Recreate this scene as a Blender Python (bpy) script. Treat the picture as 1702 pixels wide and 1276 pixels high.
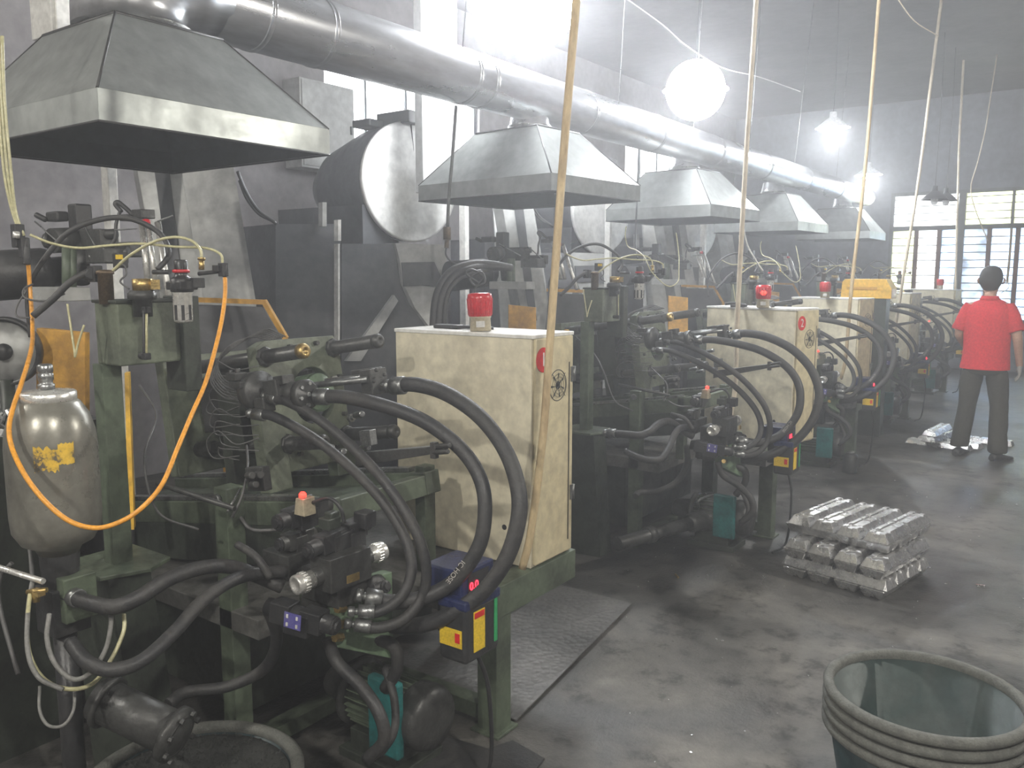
import bpy, bmesh, math, random
from mathutils import Vector, Matrix, Euler
for o in list(bpy.data.objects): bpy.data.objects.remove(o, do_unlink=True)
random.seed(7)
S = bpy.context.scene
COL = S.collection
R = math.radians
# ------------------------------------------------------------------ camera
F, CX, CY, H = 1400.0, 851.0, 638.0, 1.70
PITCH = math.atan((638 - 455) / F)
YAW = math.atan((1865 - 851) * math.cos(PITCH) / F)
cd = bpy.data.cameras.new('camera'); cam = bpy.data.objects.new('camera', cd); COL.objects.link(cam)
cd.sensor_width = 36; cd.lens = 36 * F / 1702; cd.clip_start = 0.05; cd.clip_end = 100
cam.location = (0, 0, H); cam.rotation_euler = (math.pi / 2 - PITCH, 0, YAW)
S.camera = cam
# ------------------------------------------------------------------ view, world
S.view_settings.view_transform = 'Standard'; S.view_settings.look = 'None'
S.view_settings.gamma = 1.0; S.view_settings.use_curve_mapping = False
S.view_settings.exposure = 0.82
w = bpy.data.worlds.new('sky'); S.world = w; w.use_nodes = True
w.node_tree.nodes['Background'].inputs[0].default_value = (0.75, 0.86, 1.0, 1)
w.node_tree.nodes['Background'].inputs[1].default_value = 1.0
LAMP_W = 95.0          # watts of each pendant lamp
WINDOW_W = 60.0
HAZE = 0.033
vs = w.node_tree.nodes.new('ShaderNodeVolumeScatter')      # thin smoke everywhere
vs.inputs['Color'].default_value = (0.93, 0.95, 1.0, 1); vs.inputs['Anisotropy'].default_value = 0.55
vs.inputs['Density'].default_value = HAZE
w.node_tree.links.new(vs.outputs[0], w.node_tree.nodes['World Output'].inputs['Volume'])
# ------------------------------------------------------------------ pixel helpers (a point of the place at depth d, or on a plane)
FW = Vector((-math.sin(YAW) * math.cos(PITCH), math.cos(YAW) * math.cos(PITCH), -math.sin(PITCH)))
RT = Vector((math.cos(YAW), math.sin(YAW), 0)); UP = RT.cross(FW)
CAM = Vector((0, 0, H))
def ray(u, v): return FW + RT * ((u - CX) / F) - UP * ((v - CY) / F)
def P(u, v, d): return CAM + ray(u, v) * d
def PX(u, v, x): r = ray(u, v); return CAM + r * (x / r.x)
def PY(u, v, y): r = ray(u, v); return CAM + r * (y / r.y)
def PZ(u, v, z): r = ray(u, v); return CAM + r * ((z - H) / r.z)
def V(*a): return Vector(a)
X, Y, Z = V(1, 0, 0), V(0, 1, 0), V(0, 0, 1)

# ------------------------------------------------------------------ materials
def nodes(name):
    m = bpy.data.materials.new(name); m.use_nodes = True
    nt = m.node_tree; nt.nodes.clear()
    out = nt.nodes.new('ShaderNodeOutputMaterial'); b = nt.nodes.new('ShaderNodeBsdfPrincipled')
    nt.links.new(b.outputs[0], out.inputs[0])
    return m, nt, b
def ramp(nt, src, stops):
    r = nt.nodes.new('ShaderNodeValToRGB'); e = r.color_ramp.elements
    while len(e) < len(stops): e.new(0.5)
    for i, (p, c) in enumerate(stops): e[i].position = p; e[i].color = (*c, 1) if len(c) == 3 else c
    nt.links.new(src, r.inputs[0]); return r.outputs[0]
def noise(nt, scale, detail=5, rough=0.6, vec=None, dist=0.0):
    n = nt.nodes.new('ShaderNodeTexNoise'); n.inputs['Scale'].default_value = scale
    n.inputs['Detail'].default_value = detail; n.inputs['Roughness'].default_value = rough
    n.inputs['Distortion'].default_value = dist
    if vec: nt.links.new(vec, n.inputs['Vector'])
    return n.outputs['Fac']
def coord(nt, scale=(1, 1, 1)):
    t = nt.nodes.new('ShaderNodeTexCoord'); mp = nt.nodes.new('ShaderNodeMapping')
    mp.inputs['Scale'].default_value = scale
    nt.links.new(t.outputs['Object'], mp.inputs[0]); return mp.outputs[0]
def mixc(nt, fac, a, b):
    m = nt.nodes.new('ShaderNodeMix'); m.data_type = 'RGBA'
    if isinstance(fac, float): m.inputs[0].default_value = fac
    else: nt.links.new(fac, m.inputs[0])
    for i, c in ((6, a), (7, b)):
        if isinstance(c, tuple): m.inputs[i].default_value = (*c, 1)
        else: nt.links.new(c, m.inputs[i])
    return m.outputs[2]
def mat(name, col, rough=0.6, metal=0.0, dirt=0.5, dcol=(0.03, 0.03, 0.028), dscale=6.0, bump=0.15, rvar=0.15, scale=(1, 1, 1), dlo=0.42, dhi=0.68, spec=0.5):
    m, nt, b = nodes(name); v = coord(nt, scale)
    n1 = noise(nt, dscale, 8, 0.68, v, 0.4); n2 = noise(nt, dscale * 7, 4, 0.6, v)
    f = ramp(nt, n1, [(dlo, (0, 0, 0)), (dhi, (dirt,) * 3)])
    c = mixc(nt, f, col, dcol)
    sp = ramp(nt, n2, [(0.35, (0.82,) * 3), (0.7, (1.12,) * 3)])
    mu = nt.nodes.new('ShaderNodeMix'); mu.data_type = 'RGBA'; mu.blend_type = 'MULTIPLY'; mu.inputs[0].default_value = 1
    nt.links.new(c, mu.inputs[6]); nt.links.new(sp, mu.inputs[7]); nt.links.new(mu.outputs[2], b.inputs['Base Color'])
    rr = nt.nodes.new('ShaderNodeMapRange'); nt.links.new(n1, rr.inputs[0])
    rr.inputs[1].default_value = 0.3; rr.inputs[2].default_value = 0.7
    rr.inputs[3].default_value = max(0.05, rough - rvar); rr.inputs[4].default_value = min(1, rough + rvar)
    nt.links.new(rr.outputs[0], b.inputs['Roughness'])
    b.inputs['Metallic'].default_value = metal; b.inputs['Specular IOR Level'].default_value = spec
    if bump:
        bp = nt.nodes.new('ShaderNodeBump'); bp.inputs['Strength'].default_value = bump; bp.inputs['Distance'].default_value = 0.01
        nt.links.new(n2, bp.inputs['Height']); nt.links.new(bp.outputs[0], b.inputs['Normal'])
    return m
def glow(name, col, s):
    m, nt, b = nodes(name); b.inputs['Base Color'].default_value = (*col, 1)
    b.inputs['Emission Color'].default_value = (*col, 1); b.inputs['Emission Strength'].default_value = s; return m
M_ = {}
M_['green'] = mat('green_paint', (0.105, 0.135, 0.092), 0.5, dirt=0.75, dcol=(0.02, 0.021, 0.018), dscale=5)
M_['green_dark'] = mat('oily_dark_green_paint', (0.045, 0.055, 0.043), 0.45, dirt=0.85, dcol=(0.012, 0.013, 0.013), dscale=7)
M_['green_bright'] = mat('lighter_green_paint', (0.15, 0.22, 0.14), 0.5, dirt=0.6, dcol=(0.03, 0.035, 0.025), dscale=5)
M_['tank'] = mat('tank_green_paint', (0.155, 0.18, 0.13), 0.42, dirt=0.6, dcol=(0.03, 0.035, 0.03), dscale=6)
M_['black'] = mat('oily_black', (0.022, 0.023, 0.025), 0.42, dirt=0.4, dcol=(0.07, 0.07, 0.068), dscale=12)
M_['dusty'] = mat('dusty_grey_steel', (0.16, 0.16, 0.15), 0.7, 0.2, dirt=0.8, dcol=(0.035, 0.035, 0.033), dscale=5)
M_['iron'] = mat('greasy_iron', (0.075, 0.077, 0.075), 0.42, 0.35, dirt=0.7, dcol=(0.018, 0.018, 0.018), dscale=10)
M_['steel'] = mat('worn_steel', (0.30, 0.31, 0.31), 0.35, 0.8, dirt=0.7, dcol=(0.06, 0.06, 0.055), dscale=12)
M_['chrome'] = mat('polished_steel', (0.72, 0.72, 0.69), 0.30, 0.6, dirt=0.30, dcol=(0.15, 0.14, 0.12), dscale=14, rvar=0.1)
M_['rubber'] = mat('black_rubber_hose', (0.028, 0.029, 0.031), 0.55, dirt=0.6, dcol=(0.075, 0.072, 0.066), dscale=9, bump=0.25)
M_['braid'] = mat('grey_braided_hose', (0.20, 0.20, 0.19), 0.5, dirt=0.5, dscale=20)
M_['cable'] = mat('grey_cable', (0.10, 0.10, 0.10), 0.5, dirt=0.4, dscale=20)
M_['duct'] = mat('galvanised_duct', (0.50, 0.51, 0.53), 0.30, 0.85, dirt=0.4, dcol=(0.24, 0.24, 0.24), dscale=3, bump=0, scale=(1, 0.2, 1), rvar=0.06)
M_['hood'] = mat('galvanised_hood_sheet', (0.36, 0.385, 0.375), 0.40, 0.6, dirt=0.4, dcol=(0.20, 0.205, 0.20), dscale=1.6, bump=0)
M_['hood_in'] = mat('dark_hood_inside', (0.05, 0.06, 0.06), 0.7, 0.2, dirt=0.5, dscale=3)
M_['hood_seam'] = mat('dark_seam', (0.06, 0.06, 0.06), 0.5, 0.5, dirt=0.3)
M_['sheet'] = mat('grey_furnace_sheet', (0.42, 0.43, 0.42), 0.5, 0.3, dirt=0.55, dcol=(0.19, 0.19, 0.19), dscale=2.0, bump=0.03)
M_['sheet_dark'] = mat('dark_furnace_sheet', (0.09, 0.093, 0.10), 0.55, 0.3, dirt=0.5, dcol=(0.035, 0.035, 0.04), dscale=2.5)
M_['cream'] = mat('cream_cabinet_paint', (0.68, 0.63, 0.48), 0.48, dirt=0.55, dcol=(0.24, 0.20, 0.13), dscale=2.6, bump=0.03, dlo=0.48, dhi=0.8)
M_['cream_door'] = mat('yellower_cabinet_door', (0.62, 0.55, 0.36), 0.5, dirt=0.6, dcol=(0.27, 0.20, 0.10), dscale=3, bump=0.03, dlo=0.45, dhi=0.8)  # door side a deeper yellow than the cabinet body
M_['white'] = mat('off_white_enamel', (0.75, 0.75, 0.72), 0.45, dirt=0.3, dcol=(0.35, 0.33, 0.3), dscale=4)
M_['red'] = mat('red_plastic', (0.55, 0.015, 0.025), 0.25, dirt=0.4, dcol=(0.12, 0.02, 0.02), dscale=18, bump=0.1)
M_['red_bright'] = mat('bright_red_sticker', (0.66, 0.02, 0.02), 0.4, dirt=0.2, dcol=(0.3, 0.03, 0.02))  # plain bright red of stickers, badge and button, no glow
M_['beige'] = mat('beige_plastic', (0.42, 0.37, 0.26), 0.45, dirt=0.4, dcol=(0.12, 0.10, 0.07), dscale=15)
M_['bamboo'] = mat('yellowed_pipe', (0.58, 0.46, 0.27), 0.5, dirt=0.7, dcol=(0.24, 0.15, 0.07), dscale=9, scale=(1, 1, 0.35))
M_['bamboo_pale'] = mat('pale_pipe', (0.62, 0.55, 0.43), 0.5, dirt=0.6, dcol=(0.30, 0.22, 0.14), dscale=9, scale=(1, 1, 0.35))
M_['orange'] = mat('orange_air_hose', (0.80, 0.36, 0.04), 0.35, dirt=0.35, dcol=(0.35, 0.14, 0.03), dscale=15)
M_['clear'] = mat('yellowed_clear_hose', (0.52, 0.50, 0.30), 0.25, dirt=0.4, dcol=(0.25, 0.22, 0.10), dscale=12)
M_['yellow'] = mat('yellow_label', (0.80, 0.56, 0.03), 0.5, dirt=0.35, dcol=(0.4, 0.25, 0.03), dscale=20)
M_['guard'] = mat('orange_yellow_guard_paint', (0.60, 0.32, 0.04), 0.5, dirt=0.6, dcol=(0.16, 0.09, 0.03), dscale=5)
M_['guard_bright'] = mat('bright_yellow_paint', (0.80, 0.48, 0.05), 0.45, dirt=0.3, dcol=(0.3, 0.18, 0.03), dscale=5)
M_['navy'] = mat('navy_plastic', (0.012, 0.02, 0.085), 0.35, dirt=0.4, dcol=(0.04, 0.045, 0.07), dscale=15)
M_['teal'] = mat('teal_motor_paint', (0.02, 0.17, 0.17), 0.4, dirt=0.6, dcol=(0.01, 0.03, 0.03), dscale=9)
M_['tealgreen'] = mat('green_strip_paint', (0.03, 0.35, 0.12), 0.4, dirt=0.2)
M_['brass'] = mat('brass', (0.55, 0.40, 0.16), 0.35, 0.85, dirt=0.6, dcol=(0.12, 0.09, 0.05), dscale=20)
M_['bronze'] = mat('tarnished_bronze', (0.18, 0.13, 0.08), 0.45, 0.6, dirt=0.6, dcol=(0.04, 0.03, 0.025), dscale=20)
M_['bottle'] = mat('grey_accumulator_paint', (0.23, 0.225, 0.195), 0.36, 0.35, dirt=0.5, dcol=(0.09, 0.085, 0.07), dscale=4, bump=0.08)
M_['alu'] = mat('cast_aluminium', (0.74, 0.74, 0.74), 0.28, 0.92, dirt=0.3, dcol=(0.55, 0.55, 0.55), dscale=9, bump=0.03)
M_['tub'] = mat('green_rubber_tub', (0.035, 0.06, 0.058), 0.55, dirt=0.4, dcol=(0.10, 0.105, 0.10), dscale=5)
M_['tub_rim'] = mat('dusty_tub_rim', (0.145, 0.15, 0.135), 0.75, dirt=0.6, dcol=(0.07, 0.072, 0.07), dscale=25, bump=0.4)
M_['tub_out'] = mat('dark_teal_tub', (0.018, 0.040, 0.046), 0.45, dirt=0.4, dcol=(0.06, 0.07, 0.07), dscale=6)
M_['swarf'] = mat('metal_swarf', (0.13, 0.135, 0.13), 0.45, 0.5, dirt=0.6, dcol=(0.28, 0.28, 0.28), dscale=60, bump=1.0, dlo=0.62, dhi=0.72)
M_['shirt'] = mat('red_polo_cloth', (0.62, 0.030, 0.045), 0.85, dirt=0.25, dcol=(0.35, 0.02, 0.03), dscale=8, bump=0.2, spec=0.2)
M_['trousers'] = mat('dark_olive_trousers', (0.055, 0.052, 0.042), 0.9, dirt=0.3, dcol=(0.02, 0.02, 0.018), dscale=8, bump=0.2, spec=0.2)
M_['skin'] = mat('skin', (0.46, 0.27, 0.19), 0.55, dirt=0.15, dcol=(0.3, 0.15, 0.1), dscale=10, bump=0.05)
M_['hair'] = mat('black_hair', (0.012, 0.011, 0.011), 0.5, dirt=0.2, dscale=60, bump=0.5)
M_['glove'] = mat('grey_work_glove', (0.42, 0.40, 0.37), 0.9, dirt=0.4, dcol=(0.2, 0.19, 0.17), dscale=14)
M_['purple'] = mat('violet_label', (0.10, 0.09, 0.32), 0.4, dirt=0.4, dcol=(0.3, 0.3, 0.4), dscale=30)
M_['lens'] = glow('red_lens_and_reflection', (1.0, 0.03, 0.02), 3.0)  # red signal lamp, and the reflection painted on the second beacon
M_['led'] = glow('red_led_digits', (1.0, 0.02, 0.04), 3.5)
M_['bulb'] = glow('lamp_bulb', (0.95, 0.97, 1.0), 60.0)
M_['globe'] = glow('lamp_bloom_globe', (0.95, 0.97, 1.0), 42.0)  # glowing sphere that stands in for the bloom around the two nearest lamps
M_['shade'] = mat('enamel_lamp_shade', (0.80, 0.82, 0.84), 0.35, dirt=0.2, dcol=(0.5, 0.5, 0.5))
M_['shade_off'] = mat('dark_lamp_shade', (0.05, 0.05, 0.055), 0.5, dirt=0.3)
M_['wood'] = mat('old_window_frame', (0.16, 0.075, 0.045), 0.7, dirt=0.5, dcol=(0.06, 0.05, 0.045), dscale=6)
M_['frame_grey'] = mat('grey_window_frame', (0.13, 0.14, 0.145), 0.6, dirt=0.4)
M_['paper'] = mat('crumpled_paper', (0.6, 0.6, 0.58), 0.8, dirt=0.4, dcol=(0.3, 0.3, 0.3), dscale=10)

def floor_mat():
    m, nt, b = nodes('oily_concrete_floor'); v = coord(nt)
    n1 = noise(nt, 0.9, 9, 0.62, v, 0.5); n2 = noise(nt, 7, 8, 0.7, v); n3 = noise(nt, 60, 3, 0.6, v)
    c1 = ramp(nt, n1, [(0.34, (0.016, 0.016, 0.016)), (0.49, (0.075, 0.073, 0.069)), (0.66, (0.185, 0.176, 0.160))])
    c2 = ramp(nt, n2, [(0.36, (0.30,) * 3), (0.47, (0.90,) * 3), (0.72, (1.3,) * 3)])
    mu = nt.nodes.new('ShaderNodeMix'); mu.data_type = 'RGBA'; mu.blend_type = 'MULTIPLY'; mu.inputs[0].default_value = 1
    nt.links.new(c1, mu.inputs[6]); nt.links.new(c2, mu.inputs[7]); nt.links.new(mu.outputs[2], b.inputs['Base Color'])
    r = ramp(nt, n1, [(0.36, (0.30,) * 3), (0.58, (0.62,) * 3)])
    nt.links.new(r, b.inputs['Roughness'])
    bp = nt.nodes.new('ShaderNodeBump'); bp.inputs['Strength'].default_value = 0.35; bp.inputs['Distance'].default_value = 0.01
    ad = nt.nodes.new('ShaderNodeMath'); nt.links.new(n2, ad.inputs[0]); nt.links.new(n3, ad.inputs[1])
    nt.links.new(ad.outputs[0], bp.inputs['Height']); nt.links.new(bp.outputs[0], b.inputs['Normal'])
    return m
def plate_mat():
    m, nt, b = nodes('worn_tread_plate'); v = coord(nt)
    n1 = noise(nt, 2.2, 9, 0.65, v, 0.4)
    c1 = ramp(nt, n1, [(0.34, (0.06, 0.06, 0.058)), (0.66, (0.19, 0.185, 0.175))]); nt.links.new(c1, b.inputs['Base Color'])
    b.inputs['Roughness'].default_value = 0.5; b.inputs['Metallic'].default_value = 0.3
    vo = nt.nodes.new('ShaderNodeTexVoronoi'); vo.inputs['Scale'].default_value = 36; nt.links.new(v, vo.inputs['Vector'])
    bp = nt.nodes.new('ShaderNodeBump'); bp.inputs['Strength'].default_value = 0.5; bp.inputs['Distance'].default_value = 0.008
    nt.links.new(vo.outputs['Distance'], bp.inputs['Height']); nt.links.new(bp.outputs[0], b.inputs['Normal'])
    return m
M_['drum_face'] = mat('pale_daylit_drum_end', (0.80, 0.80, 0.78), 0.45, 0.2, dirt=0.45, dcol=(0.45, 0.45, 0.44), dscale=1.8, bump=0.02)  # pale grey, lifted further to carry the daylight falling on the end
M_['floor'] = floor_mat(); M_['plate'] = plate_mat()
M_['wall'] = mat('grimy_plaster_wall', (0.26, 0.25, 0.255), 0.85, dirt=0.6, dcol=(0.13, 0.12, 0.12), dscale=1.3)
M_['wall_back'] = mat('grimy_bluish_wall', (0.22, 0.235, 0.27), 0.85, dirt=0.5, dcol=(0.12, 0.125, 0.14), dscale=1.3)
M_['ceiling'] = mat('sooty_ceiling', (0.10, 0.10, 0.098), 0.9, dirt=0.6, dcol=(0.05, 0.05, 0.05), dscale=1.2)

# ------------------------------------------------------------------ mesh builder
class MB:
    def __init__(s, xf=None): s.b = bmesh.new(); s.xf = xf
    def _ring(s, c, u, v, r, n, r2=None):
        r2 = r if r2 is None else r2
        return [s.b.verts.new(c + u * (r * math.cos(2 * math.pi * i / n)) + v * (r2 * math.sin(2 * math.pi * i / n))) for i in range(n)]
    def _skin(s, a, b, sm=True):
        n = len(a)
        for i in range(n):
            f = s.b.faces.new((a[i], a[(i + 1) % n], b[(i + 1) % n], b[i])); f.smooth = sm
    def box(s, lo, hi, M=None):
        lo, hi = Vector(lo), Vector(hi)
        vs = [s.b.verts.new(V(x, y, z)) for x in (lo.x, hi.x) for y in (lo.y, hi.y) for z in (lo.z, hi.z)]
        if M is not None:
            for v in vs: v.co = M @ v.co
        for f in ((0, 1, 3, 2), (4, 6, 7, 5), (0, 4, 5, 1), (2, 3, 7, 6), (0, 2, 6, 4), (1, 5, 7, 3)):
            s.b.faces.new([vs[i] for i in f])
        return s
    def cbox(s, c, sz, M=None):
        c = Vector(c); h = Vector(sz) / 2
        if M is None: return s.box(c - h, c + h)
        return s.box(-h, h, Matrix.Translation(c) @ M.to_4x4())
    def frame(s, d):
        d = d.normalized(); a = Z if abs(d.z) < 0.9 else X
        u = d.cross(a).normalized(); return u, d.cross(u).normalized()
    def cyl(s, a, b, r, r2=None, n=16, caps=True, sm=True):
        a, b = Vector(a), Vector(b); u, v = s.frame(b - a); r2 = r if r2 is None else r2
        A = s._ring(a, u, v, r, n); B = s._ring(b, u, v, r2, n); s._skin(A, B, sm)
        if caps: s.b.faces.new(A); s.b.faces.new(B[::-1])
        return s
    def lathe(s, o, d, prof, n=28, sm=True, caps=True):
        o, d = Vector(o), Vector(d).normalized(); u, v = s.frame(d)
        rs = [s._ring(o + d * h, u, v, max(r, 1e-4), n) for r, h in prof]
        for A, B in zip(rs, rs[1:]): s._skin(A, B, sm)
        if caps: s.b.faces.new(rs[0]); s.b.faces.new(rs[-1][::-1])
        return s
    def tube(s, pts, r, n=8, sub=6, caps=True):
        pts = [Vector(p) for p in pts]
        if sub > 1 and len(pts) > 2: pts = spline(pts, sub)
        rr = r if callable(r) else (lambda t: r)
        t0 = (pts[1] - pts[0]).normalized(); u, v = s.frame(t0); rings = []
        for i, p in enumerate(pts):
            t = (pts[min(i + 1, len(pts) - 1)] - pts[max(i - 1, 0)]).normalized()
            u = (u - t * u.dot(t)).normalized(); v = t.cross(u)
            q = rr(i / (len(pts) - 1)); rings.append(s._ring(p, u, v, q, n))
        for A, B in zip(rings, rings[1:]): s._skin(A, B)
        if caps: s.b.faces.new(rings[0]); s.b.faces.new(rings[-1][::-1])
        return s
    def prism(s, poly, vec):
        poly = [Vector(p) for p in poly]; vec = Vector(vec)
        A = [s.b.verts.new(p) for p in poly]; B = [s.b.verts.new(p + vec) for p in poly]
        s.b.faces.new(A); s.b.faces.new(B[::-1]); s._skin(A, B, False); return s
    def loft(s, rings, n=20, caps=True):
        # rings: (centre, u-vector, v-vector)
        rs = [s._ring(Vector(c), Vector(u), Vector(v), 1, n) for c, u, v in rings]
        for A, B in zip(rs, rs[1:]): s._skin(A, B)
        if caps: s.b.faces.new(rs[0]); s.b.faces.new(rs[-1][::-1])
        return s
    def quad(s, *p, th=0.002, nrm=None):
        p = [Vector(q) for q in p]; n = (p[1] - p[0]).cross(p[2] - p[0]).normalized()
        return s.prism([q - n * th / 2 for q in p], n * th)
    def bolts(s, c, d, R_, r, n, h=0.008, ph=0.3):
        c, d = Vector(c), Vector(d).normalized(); u, v = s.frame(d)
        for i in range(n):
            a = 2 * math.pi * i / n + ph; p = c + u * (R_ * math.cos(a)) + v * (R_ * math.sin(a))
            s.cyl(p, p + d * h, r, n=6, sm=False)
        return s
    def out(s, name, m, parent=None, bevel=0.0, sub=0, **kw):
        bmesh.ops.recalc_face_normals(s.b, faces=s.b.faces[:])
        if s.xf is not None: bmesh.ops.transform(s.b, matrix=s.xf, verts=s.b.verts[:])
        me = bpy.data.meshes.new(name)
        o = bpy.data.objects.new(name, me); COL.objects.link(o)
        if parent is None:
            c = Vector((0, 0, 0)); xs = [v.co for v in s.b.verts]
            lo = V(*(min(q[i] for q in xs) for i in range(3))); hi = V(*(max(q[i] for q in xs) for i in range(3)))
            c = V((lo.x + hi.x) / 2, (lo.y + hi.y) / 2, lo.z)
        else:
            p = parent; c = Vector((0, 0, 0))
            while p: c = c + p.location; p = p.parent
        bmesh.ops.translate(s.b, verts=s.b.verts[:], vec=-c)
        s.b.to_mesh(me); s.b.free(); me.materials.append(M_[m] if isinstance(m, str) else m)
        if parent is None: o.location = c
        else: o.parent = parent
        if bevel:
            bv = o.modifiers.new('bevel', 'BEVEL'); bv.width = bevel; bv.segments = 2; bv.limit_method = 'ANGLE'; bv.angle_limit = R(50)
        if sub:
            sd = o.modifiers.new('sub', 'SUBSURF'); sd.levels = sub; sd.render_levels = sub
        for k, v in kw.items(): o[k] = v
        return o
def spline(pts, sub):
    P_ = [pts[0] * 2 - pts[1]] + pts + [pts[-1] * 2 - pts[-2]]; out = []
    for i in range(1, len(P_) - 2):
        a, b, c, d = P_[i - 1:i + 3]
        for k in range(sub):
            t = k / sub
            out.append(0.5 * ((2 * b) + (c - a) * t + (2 * a - 5 * b + 4 * c - d) * t * t + (3 * b - a - 3 * c + d) * t ** 3))
    out.append(pts[-1]); return out
def thing(name, label, cat, loc, group=None):
    o = bpy.data.objects.new(name, None); COL.objects.link(o); o.location = loc
    o.empty_display_size = 0.1
    o['label'] = label; o['category'] = cat
    if group: o['group'] = group
    return o
def tag(o, label, cat, group=None, kind=None):
    if label: o['label'] = label
    if cat: o['category'] = cat
    if group: o['group'] = group
    if kind: o['kind'] = kind
    return o
KIDS = {}
def dup(o, loc=None, rz=None, label=None, parent=None, skip=()):
    c = o.copy(); COL.objects.link(c)
    if parent: c.parent = parent
    if loc is not None: c.location = loc
    if rz is not None: c.rotation_euler.z = rz
    if label: c['label'] = label
    for ch in [q for q in bpy.data.objects if q.parent == o]:
        if ch.name.split('.')[0] in skip: continue
        dup(ch, parent=c, skip=skip)
    return c
def text_mesh(name, s, size, loc, xdir, updir, m, parent, ext=0.0008):
    cu = bpy.data.curves.new('txt', 'FONT'); cu.body = s; cu.size = size; cu.extrude = ext; cu.align_x = 'CENTER'; cu.align_y = 'CENTER'
    t = bpy.data.objects.new('txt', cu); COL.objects.link(t)
    dg = bpy.context.evaluated_depsgraph_get(); me = bpy.data.meshes.new_from_object(t.evaluated_get(dg))
    bpy.data.objects.remove(t, do_unlink=True)
    x, u = Vector(xdir).normalized(), Vector(updir).normalized(); n = x.cross(u)
    M = Matrix(((x.x, u.x, n.x, 0), (x.y, u.y, n.y, 0), (x.z, u.z, n.z, 0), (0, 0, 0, 1)))
    p = parent; c = Vector((0, 0, 0))
    while p: c = c + p.location; p = p.parent
    me.transform(Matrix.Translation(Vector(loc) - c) @ M)
    o = bpy.data.objects.new(name, me); COL.objects.link(o); o.parent = parent
    me.materials.clear(); me.materials.append(M_[m]); return o

# ------------------------------------------------------------------ room shell
XW, XE, YS, YN, ZC = -6.6, 3.6, -3.0, 17.0, 4.8
ST = dict(kind='structure')
MB().box((XW - .3, YS - .3, -.2), (XE + .3, YN + .3, 0)).out('floor', 'floor', **ST)
MB().box((XW - .3, YS - .3, ZC), (XE + .3, YN + .3, ZC + .15)).out('ceiling', 'ceiling', **ST)
def holed(axis, at, th, lo, hi, holes):
    """wall slab at axis=at, spanning lo..hi (a,z), holes [(a0,z0,a1,z1)] sorted along a"""
    m = MB()
    def bx(a0, z0, a1, z1):
        if a1 - a0 < 1e-4 or z1 - z0 < 1e-4: return
        if axis == 'x': m.box((at, a0, z0), (at + th, a1, z1))
        else: m.box((a0, at, z0), (a1, at + th, z1))
    a = lo[0]
    for (a0, z0, a1, z1) in holes:
        bx(a, lo[1], a0, hi[1]); bx(a0, lo[1], a1, z0); bx(a0, z1, a1, hi[1]); a = a1
    bx(a, lo[1], hi[0], hi[1]); return m
LWIN = [(5.98, 3.06, 8.5, 4.25), (12.3, 3.1, 14.2, 4.0)]
LWIN2 = [(5.98, 3.06, 8.5, 4.25), (9.8, 1.9, 11.4, 2.9), (12.3, 3.1, 14.2, 4.0)]
holed('x', XW - .2, .2, (YS, 0), (YN, ZC), LWIN2).out('wall_left', 'wall', **ST)
BW = (-3.56, 0.85, 1.9, 3.17)
holed('y', YN, .2, (XW, 0), (XE, ZC), [BW]).out('wall_back', 'wall_back', **ST)
MB().box((XE, YS, 0), (XE + .2, YN, ZC)).out('wall_right', 'wall', **ST)
MB().box((XW, YS - .2, 0), (XE, YS, ZC)).out('wall_front', 'wall', **ST)

def pane_mat(name, col, tr=0.75):
    m = bpy.data.materials.new(name); m.use_nodes = True; nt = m.node_tree; nt.nodes.clear()
    out = nt.nodes.new('ShaderNodeOutputMaterial'); t = nt.nodes.new('ShaderNodeBsdfTranslucent'); d = nt.nodes.new('ShaderNodeBsdfDiffuse')
    mx = nt.nodes.new('ShaderNodeMixShader'); mx.inputs[0].default_value = 0.2
    v = coord(nt); n1 = noise(nt, 3.0, 6, 0.6, v)
    c = ramp(nt, n1, [(0.35, tuple(x * 0.55 for x in col)), (0.6, col)])
    nt.links.new(c, t.inputs[0]); nt.links.new(c, d.inputs[0])
    nt.links.new(t.outputs[0], mx.inputs[1]); nt.links.new(d.outputs[0], mx.inputs[2]); nt.links.new(mx.outputs[0], out.inputs[0]); return m
M_['pane_w'] = pane_mat('frosted_pane_white', (0.95, 0.95, 0.95)); M_['pane_b'] = pane_mat('frosted_pane_blue', (0.62, 0.74, 0.90))
M_['pane_y'] = pane_mat('frosted_pane_yellow', (0.88, 0.90, 0.68)); M_['pane_g'] = pane_mat('frosted_pane_grey', (0.48, 0.53, 0.60))
# far window: transom above, casements with louvres below
m = MB(); x0, z0, x1, z1 = BW; yy = YN - .02
def wbar(m, a0, b0, a1, b1, d=.08): m.box((a0, yy - d / 2, b0), (a1, yy + d, b1))
for q in ((x0, z1 - .06, x1, z1), (x0, z0, x1, z0 + .06), (x0, z0, x0 + .06, z1), (x1 - .06, z0, x1, z1)): wbar(m, *q)
win = m.out('window_2', 'frame_grey', **ST)
tz = 2.52
m = MB(); wbar(m, x0, tz - .04, x1, tz + .04); m.out('transom_bar', 'frame_grey', win)
for a in (-2.38, -0.35):
    m = MB(); wbar(m, a - .055, z0, a + .055, z1, .1); m.out('mullion', 'frame_grey', win)
for a in (-3.10, -2.72, -1.93, -1.50, -1.0, 0.2, 0.75, 1.3):
    m = MB(); wbar(m, a - .035, z0, a + .035, tz); m.out('casement_stile', 'wood', win)
m = MB(); wbar(m, -1.62, tz, -1.58, z1); wbar(m, .8, tz, .84, z1); m.out('glazing_bar', 'frame_grey', win)
m = MB()
zz = tz + .13
while zz < z1 - .05: m.box((x0, yy, zz), (x1, yy + .03, zz + .014)); zz += .13
zz = z0 + .14
while zz < tz - .06: m.box((x0, yy, zz), (x1, yy + .03, zz + .016)); zz += .135
m.out('louvre_clip_bars', 'frame_grey', win)
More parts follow.
